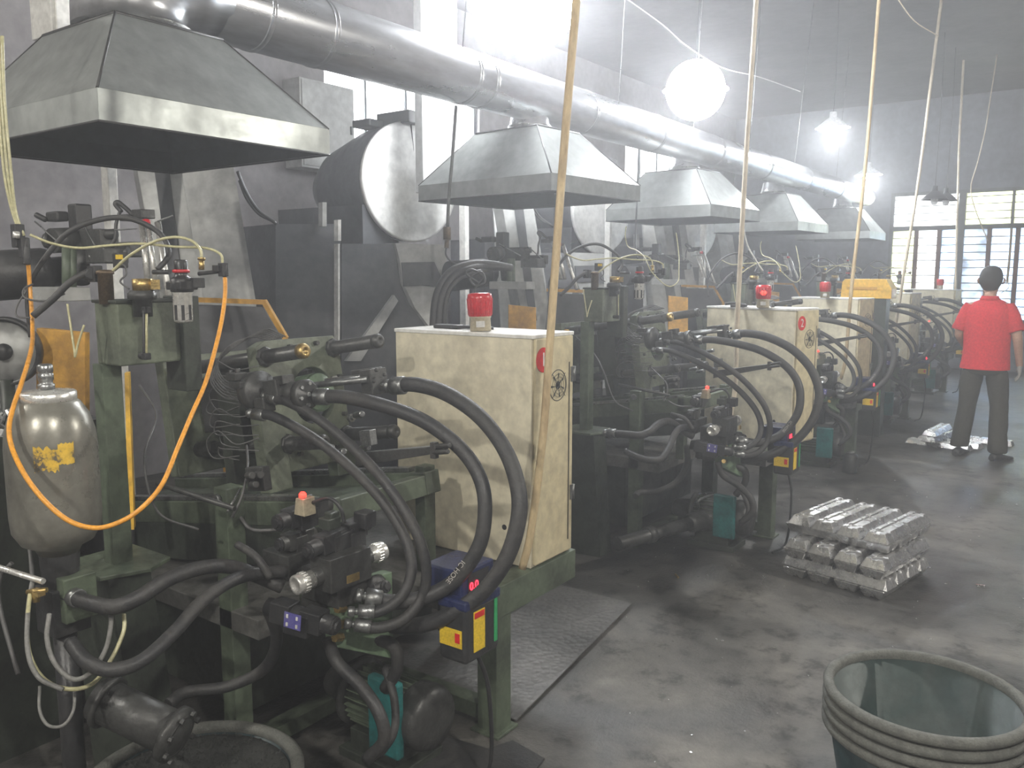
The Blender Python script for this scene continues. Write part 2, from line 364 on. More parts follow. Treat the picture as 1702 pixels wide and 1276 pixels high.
cols = [(x0, -3.10, 'pane_y'), (-3.10, -2.72, 'pane_w'), (-2.72, -2.38, 'pane_b'), (-2.38, -1.93, 'pane_g'), (-1.93, -1.50, 'pane_b'), (-1.5, -1.0, 'pane_b'), (-1.0, -.35, 'pane_y'), (-.35, .2, 'pane_g'), (.2, .75, 'pane_b'), (.75, 1.3, 'pane_w'), (1.3, x1, 'pane_b')]
for a, b, c in cols: MB().box((a, yy + .03, z0), (b, yy + .036, tz)).out('louvre_pane', c, win)
for a, b, c in ((x0, -2.38, 'pane_w'), (-2.38, -.35, 'pane_y'), (-.35, x1, 'pane_w')): MB().box((a, yy + .03, tz), (b, yy + .036, z1)).out('transom_pane', c, win)
for i, (a0, b0, a1, b1) in enumerate(LWIN2):
    m = MB(); xx = XW - .08
    for q in ((a0, b0, a1, b0 + .05), (a0, b1 - .05, a1, b1), (a0, b0, a0 + .05, b1), (a1 - .05, b0, a1, b1)): m.box((xx - .03, q[0], q[1]), (xx + .03, q[2], q[3]))
    f = m.out('window_%d' % (i + 3), 'frame_grey', **ST)
    m = MB(); n = max(2, int((a1 - a0) / .6))
    for k in range(1, n): q = a0 + (a1 - a0) * k / n; m.box((xx - .02, q - .015, b0), (xx + .02, q + .015, b1))
    m.out('window_bar', 'frame_grey', f)
    MB().box((xx - .006, a0, b0), (xx, a1, b1)).out('window_glass', 'pane_w', f)
def area(name, loc, rot, sx, sy, p, col=(1, 1, 1)):
    l = bpy.data.lights.new(name, 'AREA'); l.shape = 'RECTANGLE'; l.size = sx; l.size_y = sy; l.energy = p; l.color = col
    o = bpy.data.objects.new(name, l); COL.objects.link(o); o.location = loc; o.rotation_euler = rot; return o
# daylight just outside the windows
area('daylight_left', (XW - .5, 7.25, 3.65), (0, R(-90), 0), 1.6, 3.0, 900, (.9, .95, 1))
area('daylight_left', (XW - .5, 10.6, 2.4), (0, R(-90), 0), 1.2, 2.0, 120, (.9, .95, 1))
area('daylight_left', (XW - .5, 13.2, 3.55), (0, R(-90), 0), 1.1, 2.2, 260, (.9, .95, 1))
area('daylight_back', ((BW[0] + BW[2]) / 2, YN + .7, 2.0), (R(-90), 0, 0), 5.6, 2.6, 900, (.92, .96, 1))

# ------------------------------------------------------------------ pendant lamps
def make_lamp(loc, label, lit=True, r=.19, k=1.0, col=(.93, .97, 1), globe=0):
    l = Vector(loc); t = thing('pendant_lamp', label, 'lamp', l, 'pendant lamps along the ceiling' if lit else 'unlit pendant lamps')
    MB().lathe(l, Z, [(r, 0), (r * .98, .006), (r * .55, .075), (r * .30, .11), (r * .22, .12), (r * .20, .18), (0.001, .18)], 32, caps=False).out('lamp_shade', 'shade' if lit else 'shade_off', t)
    g_ = globe or .045  # a globe radius swells the bulb to the size of its bloom
    m = MB().lathe(l + V(0, 0, -g_), Z, [(g_ * math.sin(math.pi * i / 16) + .0005, g_ * (1 - math.cos(math.pi * i / 16))) for i in range(17)], 28) if globe else MB().lathe(l + V(0, 0, -.07), Z, [(.001, 0), (.03, .01), (.045, .04), (.045, .09), (.025, .15), (.02, .17)], 20)
    m.out('bulb', ('globe' if globe else 'bulb') if lit else 'shade', t)
    MB().tube([l + V(0, 0, .17), l + V(.01, 0, (ZC - l.z) * .5), V(l.x, l.y, ZC)], .003, 6).out('lamp_cord', 'black', t)
    if lit and not globe:
        d = bpy.data.lights.new('lamp_light', 'POINT'); d.energy = LAMP_W * k; d.shadow_soft_size = .05; d.color = col
        o = bpy.data.objects.new('lamp_light', d); COL.objects.link(o); o.parent = t; o.location = (0, 0, -.10 if not globe else -2 * globe - .03)
    return t
make_lamp(P(872, -8, 5.6), 'lit lamp above the duct behind the second hood, its bloom built as a large glowing globe', r=.40, k=1.5, globe=.37)
make_lamp(P(1156, 150, 7.2), 'lit lamp above the duct over the third hood, its bloom built as a round glowing globe', r=.28, k=1.2, globe=.25)
make_lamp(P(1384, 213, 9.7), 'lit shallow pendant lamp hanging right of the duct, second from the far end')
make_lamp(P(1444, 291, 12.4), 'small lit pendant lamp farthest away at the end of the duct')
make_lamp(P(1553, 332, 11.2), 'dark unlit pendant lamp against the far window, the left one of two', False, .17)
make_lamp(P(1572, 334, 11.9), 'dark unlit pendant lamp against the far window, the right one of two', False, .15)
for p, k, lb in (((-4.2, -.3, 3.3), .7, 'lit pendant lamp hanging behind the camera on the furnace side'), ((.8, .3, 3.3), 1.5, 'lit pendant lamp hanging over the aisle beside the camera'), ((-1.0, -1.8, 3.3), 1.7, 'lit pendant lamp hanging behind the camera over the aisle'), ((1.5, 5.2, 3.4), 2.2, 'lit pendant lamp hanging over the right side of the aisle')): make_lamp(p, lb, k=k, col=(1, .95, .86))

# ------------------------------------------------------------------ exhaust duct
DX, DZ, DR = -3.35, 2.89, .165
ys = [2.25, 2.62, 3.0, 4.15, 4.32, 5.55, 6.7, 8.0, 9.4, 10.9, 12.4, 14.2]
def duct_r(y): return DR - .003 * max(0, y - 3)
duct = thing('exhaust_duct', 'long shiny galvanised exhaust duct running above the row of hoods', 'duct', V(DX, 2.2, DZ))
m = MB(); c = [V(DX, 1.95, 2.66), V(DX, 1.97, 2.74), V(DX, 2.03, 2.83), V(DX, 2.12, 2.89), V(DX, 2.28, DZ + .03)]
rg = []
for i, (p, a) in enumerate(zip([V(DX, 2.0, 2.68), V(DX, 2.0, 2.76), V(DX, 2.06, 2.84), V(DX, 2.2, 2.90), V(DX, 2.40, 2.91)], (0, 12, 35, 65, 90))):
    r_ = (.215, .215, .205, .195, .175)[i]
    rg.append((p, X * r_, V(0, -math.cos(R(a)), math.sin(R(a))) * -r_))
MB().loft(rg, 32).out('elbow', 'duct', duct)
for a, b in zip(ys, ys[1:]):
    if a < 2.4: a = 2.38
    MB().cyl((DX, a, DZ), (DX, b - .01, DZ), duct_r(a), duct_r(b), 40, caps=False).out('duct_section', 'duct', duct)
for y in ys[1:-1]:
    MB().lathe((DX, y - .03, DZ), Y, [(duct_r(y), 0), (duct_r(y) + .004, .003), (duct_r(y) + .004, .006), (duct_r(y) + .001, .008), (duct_r(y) + .001, .026), (duct_r(y) + .004, .029), (duct_r(y) + .004, .032), (duct_r(y), .035)], 48, caps=False).out('duct_collar', 'duct', duct)
MB().cyl((DX, 14.2, DZ), (DX, 14.22, DZ), .13, n=32).out('end_cap', 'duct', duct)
for y in (2.9, 4.0, 5.9, 7.3, 8.7, 10.2, 12.0):
    MB().tube([(DX + .12, y, DZ + .1), (DX + .2 + .05 * math.sin(y * 5), y + .1, ZC)], .004, 5).out('hanger_wire', 'steel', duct)

# ------------------------------------------------------------------ exhaust hoods
def make_hood(x0, y0, x1, y1, z0, label, first):
    """x1,y0 = near corner"""
    cx, cy = (x0 + x1) / 2, (y0 + y1) / 2
    t = thing('exhaust_hood', label, 'hood', V(cx, cy, z0), 'sheet metal exhaust hoods above the machines')
    zl, zt = z0 + .105, z0 + .455
    tx0, tx1, ty0, ty1 = cx - .28, cx + .26, cy - .24, cy + .22
    q = lambda x, y, z: V(x, y, z)
    lo = [q(x1, y0, z0), q(x1, y1, z0), q(x0, y1, z0), q(x0, y0, z0)]
    md = [p + V(0, 0, zl - z0) for p in lo]
    tp = [q(tx1, ty0, zt), q(tx1, ty1, zt), q(tx0, ty1, zt), q(tx0, ty0, zt)]
    for i, nm in enumerate(('skirt_right', 'skirt_far', 'skirt_left', 'skirt_near')):
        pass
    m = MB()
    for i in range(4): m.quad(lo[i], lo[(i + 1) % 4], md[(i + 1) % 4], md[i], th=.003)
    m.out('hood_skirt', 'hood', t)
    m = MB()
    for i in range(4): m.quad(md[i], md[(i + 1) % 4], tp[(i + 1) % 4], tp[i], th=.003)
    m.quad(*tp, th=.003); m.out('hood_canopy', 'hood', t)
    m = MB()
    for i in range(4):
        m.cyl(md[i], tp[i], .005, n=6); m.cyl(lo[i], lo[(i + 1) % 4], .004, n=6); m.cyl(tp[i], tp[(i + 1) % 4], .008, n=6)
    m.out('seam', 'hood_seam', t)
    # inner lining, darker than the outer sheet
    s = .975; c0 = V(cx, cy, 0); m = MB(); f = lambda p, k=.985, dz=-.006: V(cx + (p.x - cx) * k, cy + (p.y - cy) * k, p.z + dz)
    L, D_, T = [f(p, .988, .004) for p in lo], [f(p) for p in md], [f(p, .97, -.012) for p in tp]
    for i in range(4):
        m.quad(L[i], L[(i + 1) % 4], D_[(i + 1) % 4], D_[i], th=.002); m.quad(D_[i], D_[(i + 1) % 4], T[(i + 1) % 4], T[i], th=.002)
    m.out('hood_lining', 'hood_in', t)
    if not first:
        MB().cyl((cx, cy, zt - .005), (cx, cy, DZ - .08), .15, .12, n=28, caps=False).out('hood_neck', 'duct', t)
        MB().lathe((cx, cy, zt - .002), Z, [(.17, 0), (.17, .01), (.15, .014), (.15, .05)], 28, caps=False).out('neck_flange', 'steel', t)
    else:
        MB().lathe((cx, cy, zt - .002), Z, [(.24, 0), (.24, .01), (.218, .014), (.218, .04)], 32, caps=False).out('neck_flange', 'steel', t)
    return t
make_hood(-3.92, 1.53, -2.77, 2.53, 2.20, 'grey sheet metal exhaust hood nearest the camera, at top left', True)
make_hood(-3.97, 4.42, -2.80, 5.42, 2.20, 'exhaust hood second in the row, above the cabinet numbered 1', False).rotation_euler.z = R(-5)
make_hood(-4.02, 7.15, -2.92, 8.15, 2.20, 'exhaust hood third in the row, above the cabinet numbered 2', False).rotation_euler.z = R(-5)
make_hood(-4.1, 10.0, -3.05, 11.0, 2.20, 'exhaust hood fourth in the row, mostly hidden by the third', False).rotation_euler.z = R(-4)
make_hood(-4.0, 12.8, -2.95, 13.8, 2.20, 'smallest exhaust hood at the far end of the duct', False)

# ------------------------------------------------------------------ one casting station (the nearest), later copied
def mach():
    B0 = V(-2.7, 2.2, 0)
    t = thing('die_casting_machine', 'nearest green die casting machine, beside the cabinet numbered 1', 'machine', B0, 'row of die casting machines')
    G, GD = 'green', 'green_dark'
    # ---- base
    MB().box((-4.0, 2.2, .50), (-1.75, 2.88, .57)).box((-4.0, 1.66, .50), (-2.22, 2.2, .57)).out('oil_tank_top', 'dusty', t, bevel=.004)
    MB().box((-1.83, 2.34, .455), (-1.745, 2.88, .575)).out('front_beam', G, t, bevel=.003)
    MB().box((-4.0, 1.85, .06), (-2.55, 2.9, .5)).out('oil_tank', GD, t, bevel=.005)
    MB().box((-1.84, 2.34, 0), (-1.75, 2.43, .50)).box((-1.86, 2.32, 0), (-1.73, 2.45, .012)).out('leg', G, t, bevel=.003)
    MB().box((-2.45, 2.86, 0), (-2.36, 2.95, .50)).out('leg', G, t, bevel=.003)
    MB().box((-2.43, 1.66, 0), (-2.36, 1.73, .99)).out('leg', G, t, bevel=.003)
    MB().box((-3.9, 1.68, 0), (-3.8, 1.78, .50)).out('leg', GD, t, bevel=.003)
    MB().box((-2.4, 2.36, .03), (-1.8, 2.43, .09)).box((-2.4, 1.75, .03), (-2.33, 2.4, .09)).out('lower_rail', G, t, bevel=.003)
    MB().lathe((-2.395, 1.64, .955), Y, [(.016, 0), (.018, .003), (.018, .012), (.01, .02)], 10).out('bolt', 'steel', t)
    # ---- tilted clamping unit: local x towards the aisle, y along the row, z up
    O = V(-2.5, 2.14, 1.235); XF = Matrix.Translation(O) @ Matrix.Rotation(R(-9), 4, 'Y')
    L = lambda: MB(XF)
    def plate(x0, x1, y0, y1, z0, z1, hc, hr, n=40):
        m = L(); rings = []
        for xx in (x0, x1):
            o_, i_ = [], []
            for k in range(n):
                a = 2 * math.pi * (k + .5) / n; c, s_ = math.cos(a), math.sin(a)
                sc = min(((y1 if c > 0 else y0) - hc[0]) / c if abs(c) > 1e-6 else 9, ((z1 if s_ > 0 else z0) - hc[1]) / s_ if abs(s_) > 1e-6 else 9)
                o_.append(m.b.verts.new(V(xx, hc[0] + c * sc, hc[1] + s_ * sc))); i_.append(m.b.verts.new(V(xx, hc[0] + c * hr, hc[1] + s_ * hr * 1.05)))
            rings.append((o_, i_))
        (o0, i0), (o1, i1) = rings
        m._skin(o0, o1, False); m._skin(i0, i1, True); m._skin(o0, i0, False); m._skin(o1, i1, False); return m
    p = plate(-.055, 0, -.21, .19, -.27, .225, (.03, .0), .105)
    p.out('rear_platen', 'tank', t, bevel=.003)
    L().box((-.055, -.235, -.33), (.005, -.13, .02)).out('platen_foot', 'tank', t, bevel=.004); L().box((-.06, .10, -.33), (.0, .21, -.2)).out('platen_foot', 'green', t, bevel=.004)
    L().box((-.62, -.235, -.26), (-.56, .2, .225)).out('fixed_platen', 'tank', t, bevel=.004)
    L().box((-.33, -.17, -.18), (-.2, .15, .19)).box((-.30, -.2, -.3), (-.24, .18, -.16)).out('moving_platen', GD, t, bevel=.004)
    L().box((-.52, -.12, -.1), (-.36, .1, .12)).box((-.56, -.07, -.08), (-.34, .07, .1)).out('die_block', 'black', t, bevel=.004)
    for (y, z, x1) in ((-.175, .165, .22), (.155, .175, .26), (-.125, -.165, .20), (.165, -.175, .27)):
        b = L().cyl((-.6, y, z), (x1, y, z), .0265, n=22); b = b.out('tie_bar', 'iron', t)
        gold = (y < -.15 and z > 0)
        L().lathe((x1, y, z), X, [(.0278, -.018), (.0278, 0), (.024, .004), (.023, .008), (.008, .009), (.008, .004), (.001, .004)], 22).out('end_nut', 'brass' if gold else 'iron', b)
        L().lathe((-.002, y, z), X, [(.038, 0), (.038, .014), (.034, .018), (.027, .02)], 8, sm=False).out('lock_nut', 'iron', b)
        L().lathe((-.56, y, z), X, [(.032, 0), (.032, .10), (.026, .11), (.022, .112)], 20).out('bar_bush', 'iron', b)
    m = L()
    for s_ in (-1, 1):
        m.box((-.21, -.012 + s_ * .07, -.10), (-.05, .012 + s_ * .07, -.05)).box((-.21, -.012 + s_ * .07, .05), (-.05, .012 + s_ * .07, .10))
        m.cyl((-.13, -.09, .075 * s_), (-.13, .09, .075 * s_), .018, n=14)
    m.out('toggle_links', 'iron', t, bevel=.003)
    L().cyl((-.2, .03, 0), (.03, .03, .01), .075, n=28).lathe((.03, .03, .01), X, [(.075, 0), (.07, .01), (.03, .012), (.03, .02), (.001, .02)], 28).out('clamp_cylinder', 'green_bright', t)
    L().lathe((.03, .11, .045), X, [(.022, 0), (.022, .012), (.012, .012), (.012, .03), (.001, .03)], 6, sm=False).lathe((.03, .17, -.11), X, [(.018, 0), (.018, .012), (.01, .012), (.01, .026), (.001, .026)], 6, sm=False).out('hex_bolt', 'steel', t)
    m = L()
    for y, z in ((-.19, .06), (-.19, -.05), (-.06, .195), (.07, .2), (.165, .06), (-.10, .075), (-.08, -.21), (.1, -.215), (.165, -.09)): m.cyl((0, y, z), (.018, y, z), .0095, n=6, sm=False)
    m.out('platen_bolts', 'iron', t)
    # hub flange and injection cylinder standing in front of the platen
    hb = P(430, 650, 2.86); ax = (XF.to_3x3() @ X); ce = P(512, 655, 2.70)
    MB().lathe(hb, ax, [(.058, -.035), (.069, -.026), (.069, .014), (.065, .02), (.036, .022), (.036, .034), (.001, .034)], 36).out('hub_flange', 'iron', t)
    m = MB().cyl(P(452, 652, 2.84), ce, .040, n=24); m.lathe(ce, ax, [(.049, -.03), (.049, -.004), (.046, 0), (.012, 0), (.012, .004), (.001, .004)], 30)
    cyl = m.out('injection_cylinder', 'iron', t)
    MB().bolts(ce, ax, .035, .0065, 6, .009).cyl(ce, ce + ax * .006, .008, n=6).out('cap_bolt', 'steel', cyl)
    c = P(462, 645, 2.78); rot = Matrix.Rotation(R(-9), 3, 'Y')
    MB().cbox(c, (.07, .07, .06), rot).cbox(c + V(.03, 0, .03), (.05, .05, .03), rot).cbox(P(440, 672, 2.80), (.05, .05, .05), rot).out('port_block', 'iron', t, bevel=.004)
    e0, e1 = P(522, 640, 2.78), P(612, 630, 2.72)
    MB().cyl(e0, e1, .011, n=12).cyl(e0 + V(0, .05, .01), e1 + V(0, .04, .01), .008, n=10).out('piston_rod', 'steel', t)
    m = MB().cbox(P(622, 634, 2.76), (.05, .075, .085), rot).cbox(P(610, 622, 2.8), (.1, .05, .04), rot)
    m.bolts(P(628, 628, 2.71), ax, .027, .007, 4, .012)
    m.out('cylinder_head', 'iron', t, bevel=.003)
    m = MB()
    for u, v in ((590, 690), (600, 745), (540, 745), (560, 752)): m.cyl(P(u, v, 2.85), P(u + 12, v - 2, 2.8), .011, n=8)
    m.cbox(P(612, 727, 2.78), (.05, .03, .05), rot).out('stop_block', 'steel', t, bevel=.002)
    # pipe nipples at hose roots
    # ---- tilted bed and rails
    L().box((-1.25, -.34, -.42), (.40, -.26, -.335)).box((-1.25, .16, -.42), (.40, .24, -.335)).box((-1.25, -.26, -.41), (.2, .16, -.38)).box((.33, -.26, -.42), (.40, .16, -.345)).out('bed', 'green', t, bevel=.004)
    L().box((-1.25, -.33, -.334), (.30, -.29, -.318)).box((-1.25, .18, -.334), (.3, .22, -.318)).out('slide_rail', 'steel', t, bevel=.002)
    L().box((-1.25, -.34, -.56), (.36, -.32, -.42)).out('bed_skirt', GD, t)
    c = O + V(-.0, 0, 0)
    MB().cbox(P(430, 795, 2.62), (.085, .03, .075), rot).cyl(P(412, 790, 2.60), P(420, 790, 2.55), .012, n=10).cyl(P(426, 789, 2.6), P(434, 789, 2.55), .012, n=10).cyl(P(418, 805, 2.6), P(426, 805, 2.55), .011, n=10).out('rail_clamp', 'iron', t, bevel=.003)
    MB().cyl(P(262, 803, 2.62), P(390, 845, 2.50), .0085, n=10).out('push_rod', 'iron', t)
    MB().cyl(P(400, 812, 2.6), P(378, 850, 2.52), .004, n=6).out('thin_rod', 'steel', t)
    MB().box((-2.12, 2.32, .57), (-2.07, 2.38, .98)).out('bed_leg', 'green', t, bevel=.003)
    MB().box((-2.18, 1.80, .57), (-2.13, 1.86, .96)).out('bed_leg', 'green', t, bevel=.003)
    # ejector rod along the aisle end of the bed
    a, b = P(590, 753, 2.75), P(735, 740, 2.55)
    MB().prism([a, b, b - V(0, 0, .022), a - V(0, 0, .045)], V(0, .03, 0)).out('ejector_arm', 'iron', t, bevel=.002)
    MB().cbox(P(722, 748, 2.55), (.02, .02, .05)).cyl(P(722, 742, 2.55), P(748, 740, 2.5), .008, n=8).cyl(P(720, 752, 2.55), P(745, 750, 2.5), .008, n=8).out('ejector_bolt', 'iron', t, bevel=.002)
    # ---- coil of signal cables behind the hub
    for k in range(10):
        y0 = 622 + k * 15 + random.uniform(-5, 5); u0 = 368 + random.uniform(-14, 16); w_ = random.uniform(.3, 1.2)
        MB().tube([P(430, y0 - 14 * w_, 2.86), P(398 + random.uniform(-8, 8), y0 - 6, 2.86), P(u0, y0 - 24 * w_, 2.9), P(u0 - 16 * w_, y0 - 10, 2.95), P(u0 - 8 + random.uniform(-6, 10), y0 + 14 * w_, 2.97), P(398, y0 + 8 + random.uniform(-4, 8), 2.94)], .0022, 5, 5).out('signal_cable', 'cable', t)
    for k in range(7):
        MB().tube([P(450 + k * 4, 565 - k, 2.9), P(420 + k * 3, 560 - 2 * k, 2.95), P(385 - 2 * k, 572 + 3 * k, 2.95), P(362 - k * 2, 600 + k * 5, 2.92), P(372, 630 + 5 * k, 2.88), P(405, 645 + 3 * k, 2.85)], .0028, 5, 5).out('signal_cable', 'cable', t)
    MB().cbox(P(393, 625, 2.84), (.05, .05, .025)).cbox(P(400, 638, 2.83), (.06, .05, .02)).cyl(P(395, 622, 2.84), P(395, 612, 2.84), .009, n=8).cyl(P(383, 622, 2.84), P(383, 615, 2.84), .006, n=8).out('limit_switch', 'iron', t, bevel=.002)
    MB().tube([P(410, 740, 2.8), P(412, 770, 2.7), P(408, 800, 2.6), P(400, 830, 2.56), P(385, 860, 2.55)], .004, 6).out('signal_cable', 'cable', t)
    return t

def hose(t, pix, r, name='hydraulic_hose', m='rubber', fit=None, n=10):
    pts = [P(*q) for q in pix]
    h = MB().tube(pts, r, n, 7).out(name, m, t)
    for e in (fit or ()):
        a, b = (pts[0], pts[1]) if e == 0 else (pts[-1], pts[-2]); d = (b - a).normalized()
        mm = MB().lathe(a - d * .035, d, [(r * .75, 0), (r * .95, .004), (r * .95, .02), (r * .6, .021), (r * .6, .03), (r * 1.22, .031), (r * 1.22, .075), (r * 1.1, .078)], 14)
        mm.out('hose_fitting', 'steel' if m == 'rubber' else 'brass', h)
    return h

def hoses(t):
    hose(t, [(655, 641, 2.76), (690, 639, 2.72), (740, 653, 2.66), (795, 690, 2.58), (838, 745, 2.52), (860, 805, 2.48), (862, 860, 2.46), (843, 925, 2.46), (805, 980, 2.48), (755, 1017, 2.50), (705, 1037, 2.54), (655, 1040, 2.62), (612, 1030, 2.70)], .0245, fit=(0, 1))
    hose(t, [(528, 659, 2.72), (575, 660, 2.68), (640, 675, 2.63), (705, 700, 2.58), (765, 745, 2.53), (798, 795, 2.50), (806, 850, 2.48), (795, 910, 2.48), (755, 965, 2.50), (705, 992, 2.50), (655, 1000, 2.50), (610, 992, 2.48)], .0225, fit=(0, 1))
    hose(t, [(448, 660, 2.78), (480, 668, 2.72), (530, 697, 2.66), (590, 747, 2.58), (645, 808, 2.52), (690, 880, 2.48), (708, 940, 2.48), (702, 990, 2.49), (672, 1028, 2.47), (630, 1043, 2.46), (592, 1038, 2.45)], .0165, fit=(0, 1))
    hose(t, [(425, 688, 2.78), (455, 692, 2.74), (520, 727, 2.68), (580, 775, 2.61), (635, 832, 2.56), (672, 892, 2.52), (684, 945, 2.50), (668, 990, 2.48), (630, 1016, 2.46), (598, 1016, 2.45)], .0165, fit=(0, 1))
    hose(t, [(118, 990, 2.28), (150, 1002, 2.22), (190, 1008, 2.2), (230, 993, 2.22), (280, 962, 2.28), (335, 943, 2.36), (385, 942, 2.44), (430, 958, 2.5), (470, 975, 2.52)], .021, fit=(0,))
    hose(t, [(118, 1068, 2.15), (145, 1100, 2.1), (185, 1113, 2.08), (235, 1098, 2.12), (290, 1050, 2.2), (335, 1000, 2.28), (385, 965, 2.38), (430, 952, 2.46), (475, 950, 2.52)], .0185)
    hose(t, [(570, 1050, 2.58), (625, 1062, 2.6), (655, 1075, 2.6), (660, 1110, 2.62), (640, 1145, 2.66)], .02)
    hose(t, [(545, 1060, 2.5), (560, 1100, 2.5), (600, 1140, 2.46), (630, 1185, 2.42), (638, 1230, 2.42), (610, 1262, 2.46)], .019)
    hose(t, [(640, 1110, 2.66), (655, 1160, 2.6), (655, 1215, 2.56), (630, 1255, 2.56)], .013)
    hose(t, [(445, 1010, 2.5), (460, 1060, 2.55), (440, 1110, 2.6), (380, 1140, 2.6), (310, 1150, 2.55), (280, 1170, 2.5)], .018)
    hose(t, [(50, 985, 2.2), (45, 1040, 2.15), (50, 1090, 2.12), (75, 1130, 2.1), (115, 1145, 2.1), (155, 1135, 2.15), (185, 1095, 2.2), (205, 1050, 2.24), (206, 1020, 2.26)], .0055, 'braided_hose', 'clear')
    hose(t, [(82, 1020, 2.15), (78, 1060, 2.12), (90, 1100, 2.1), (120, 1128, 2.1), (150, 1118, 2.12), (175, 1080, 2.18), (184, 1040, 2.22), (184, 1015, 2.24)], .0062, 'braided_hose', 'braid')
    hose(t, [(55, 960, 2.25), (47, 1010, 2.18), (46, 1080, 2.1), (64, 1125, 2.08), (105, 1146, 2.08)], .006, 'braided_hose', 'braid')
    hose(t, [(66, 1140, 2.15), (66, 1180, 2.12), (80, 1205, 2.1), (105, 1205, 2.1), (122, 1180, 2.12), (124, 1145, 2.15)], .004, 'braided_hose', 'braid')
    hose(t, [(50, 850, 2.4), (30, 872, 2.38), (48, 905, 2.32), (54, 960, 2.25)], .006, 'braided_hose', 'cable')
    hose(t, [(20, 935, 2.3), (0, 960, 2.3), (0, 1010, 2.3), (30, 1120, 2.25)], .006, 'braided_hose', 'cable')
    hose(t, [(232, 640, 3.0), (260, 690, 2.9), (240, 760, 2.7), (262, 850, 2.66), (330, 880, 2.7)], .004, 'signal_cable', 'cable')
    hose(t, [(520, 835, 2.5), (548, 828, 2.46), (566, 845, 2.45), (572, 868, 2.46)], .006, 'signal_cable', 'black')
    hose(t, [(400, 860, 2.55), (420, 880, 2.5), (470, 880, 2.5)], .005, 'signal_cable', 'cable')
    hose(t, [(395, 905, 2.5), (425, 925, 2.45), (450, 960, 2.45)], .012)

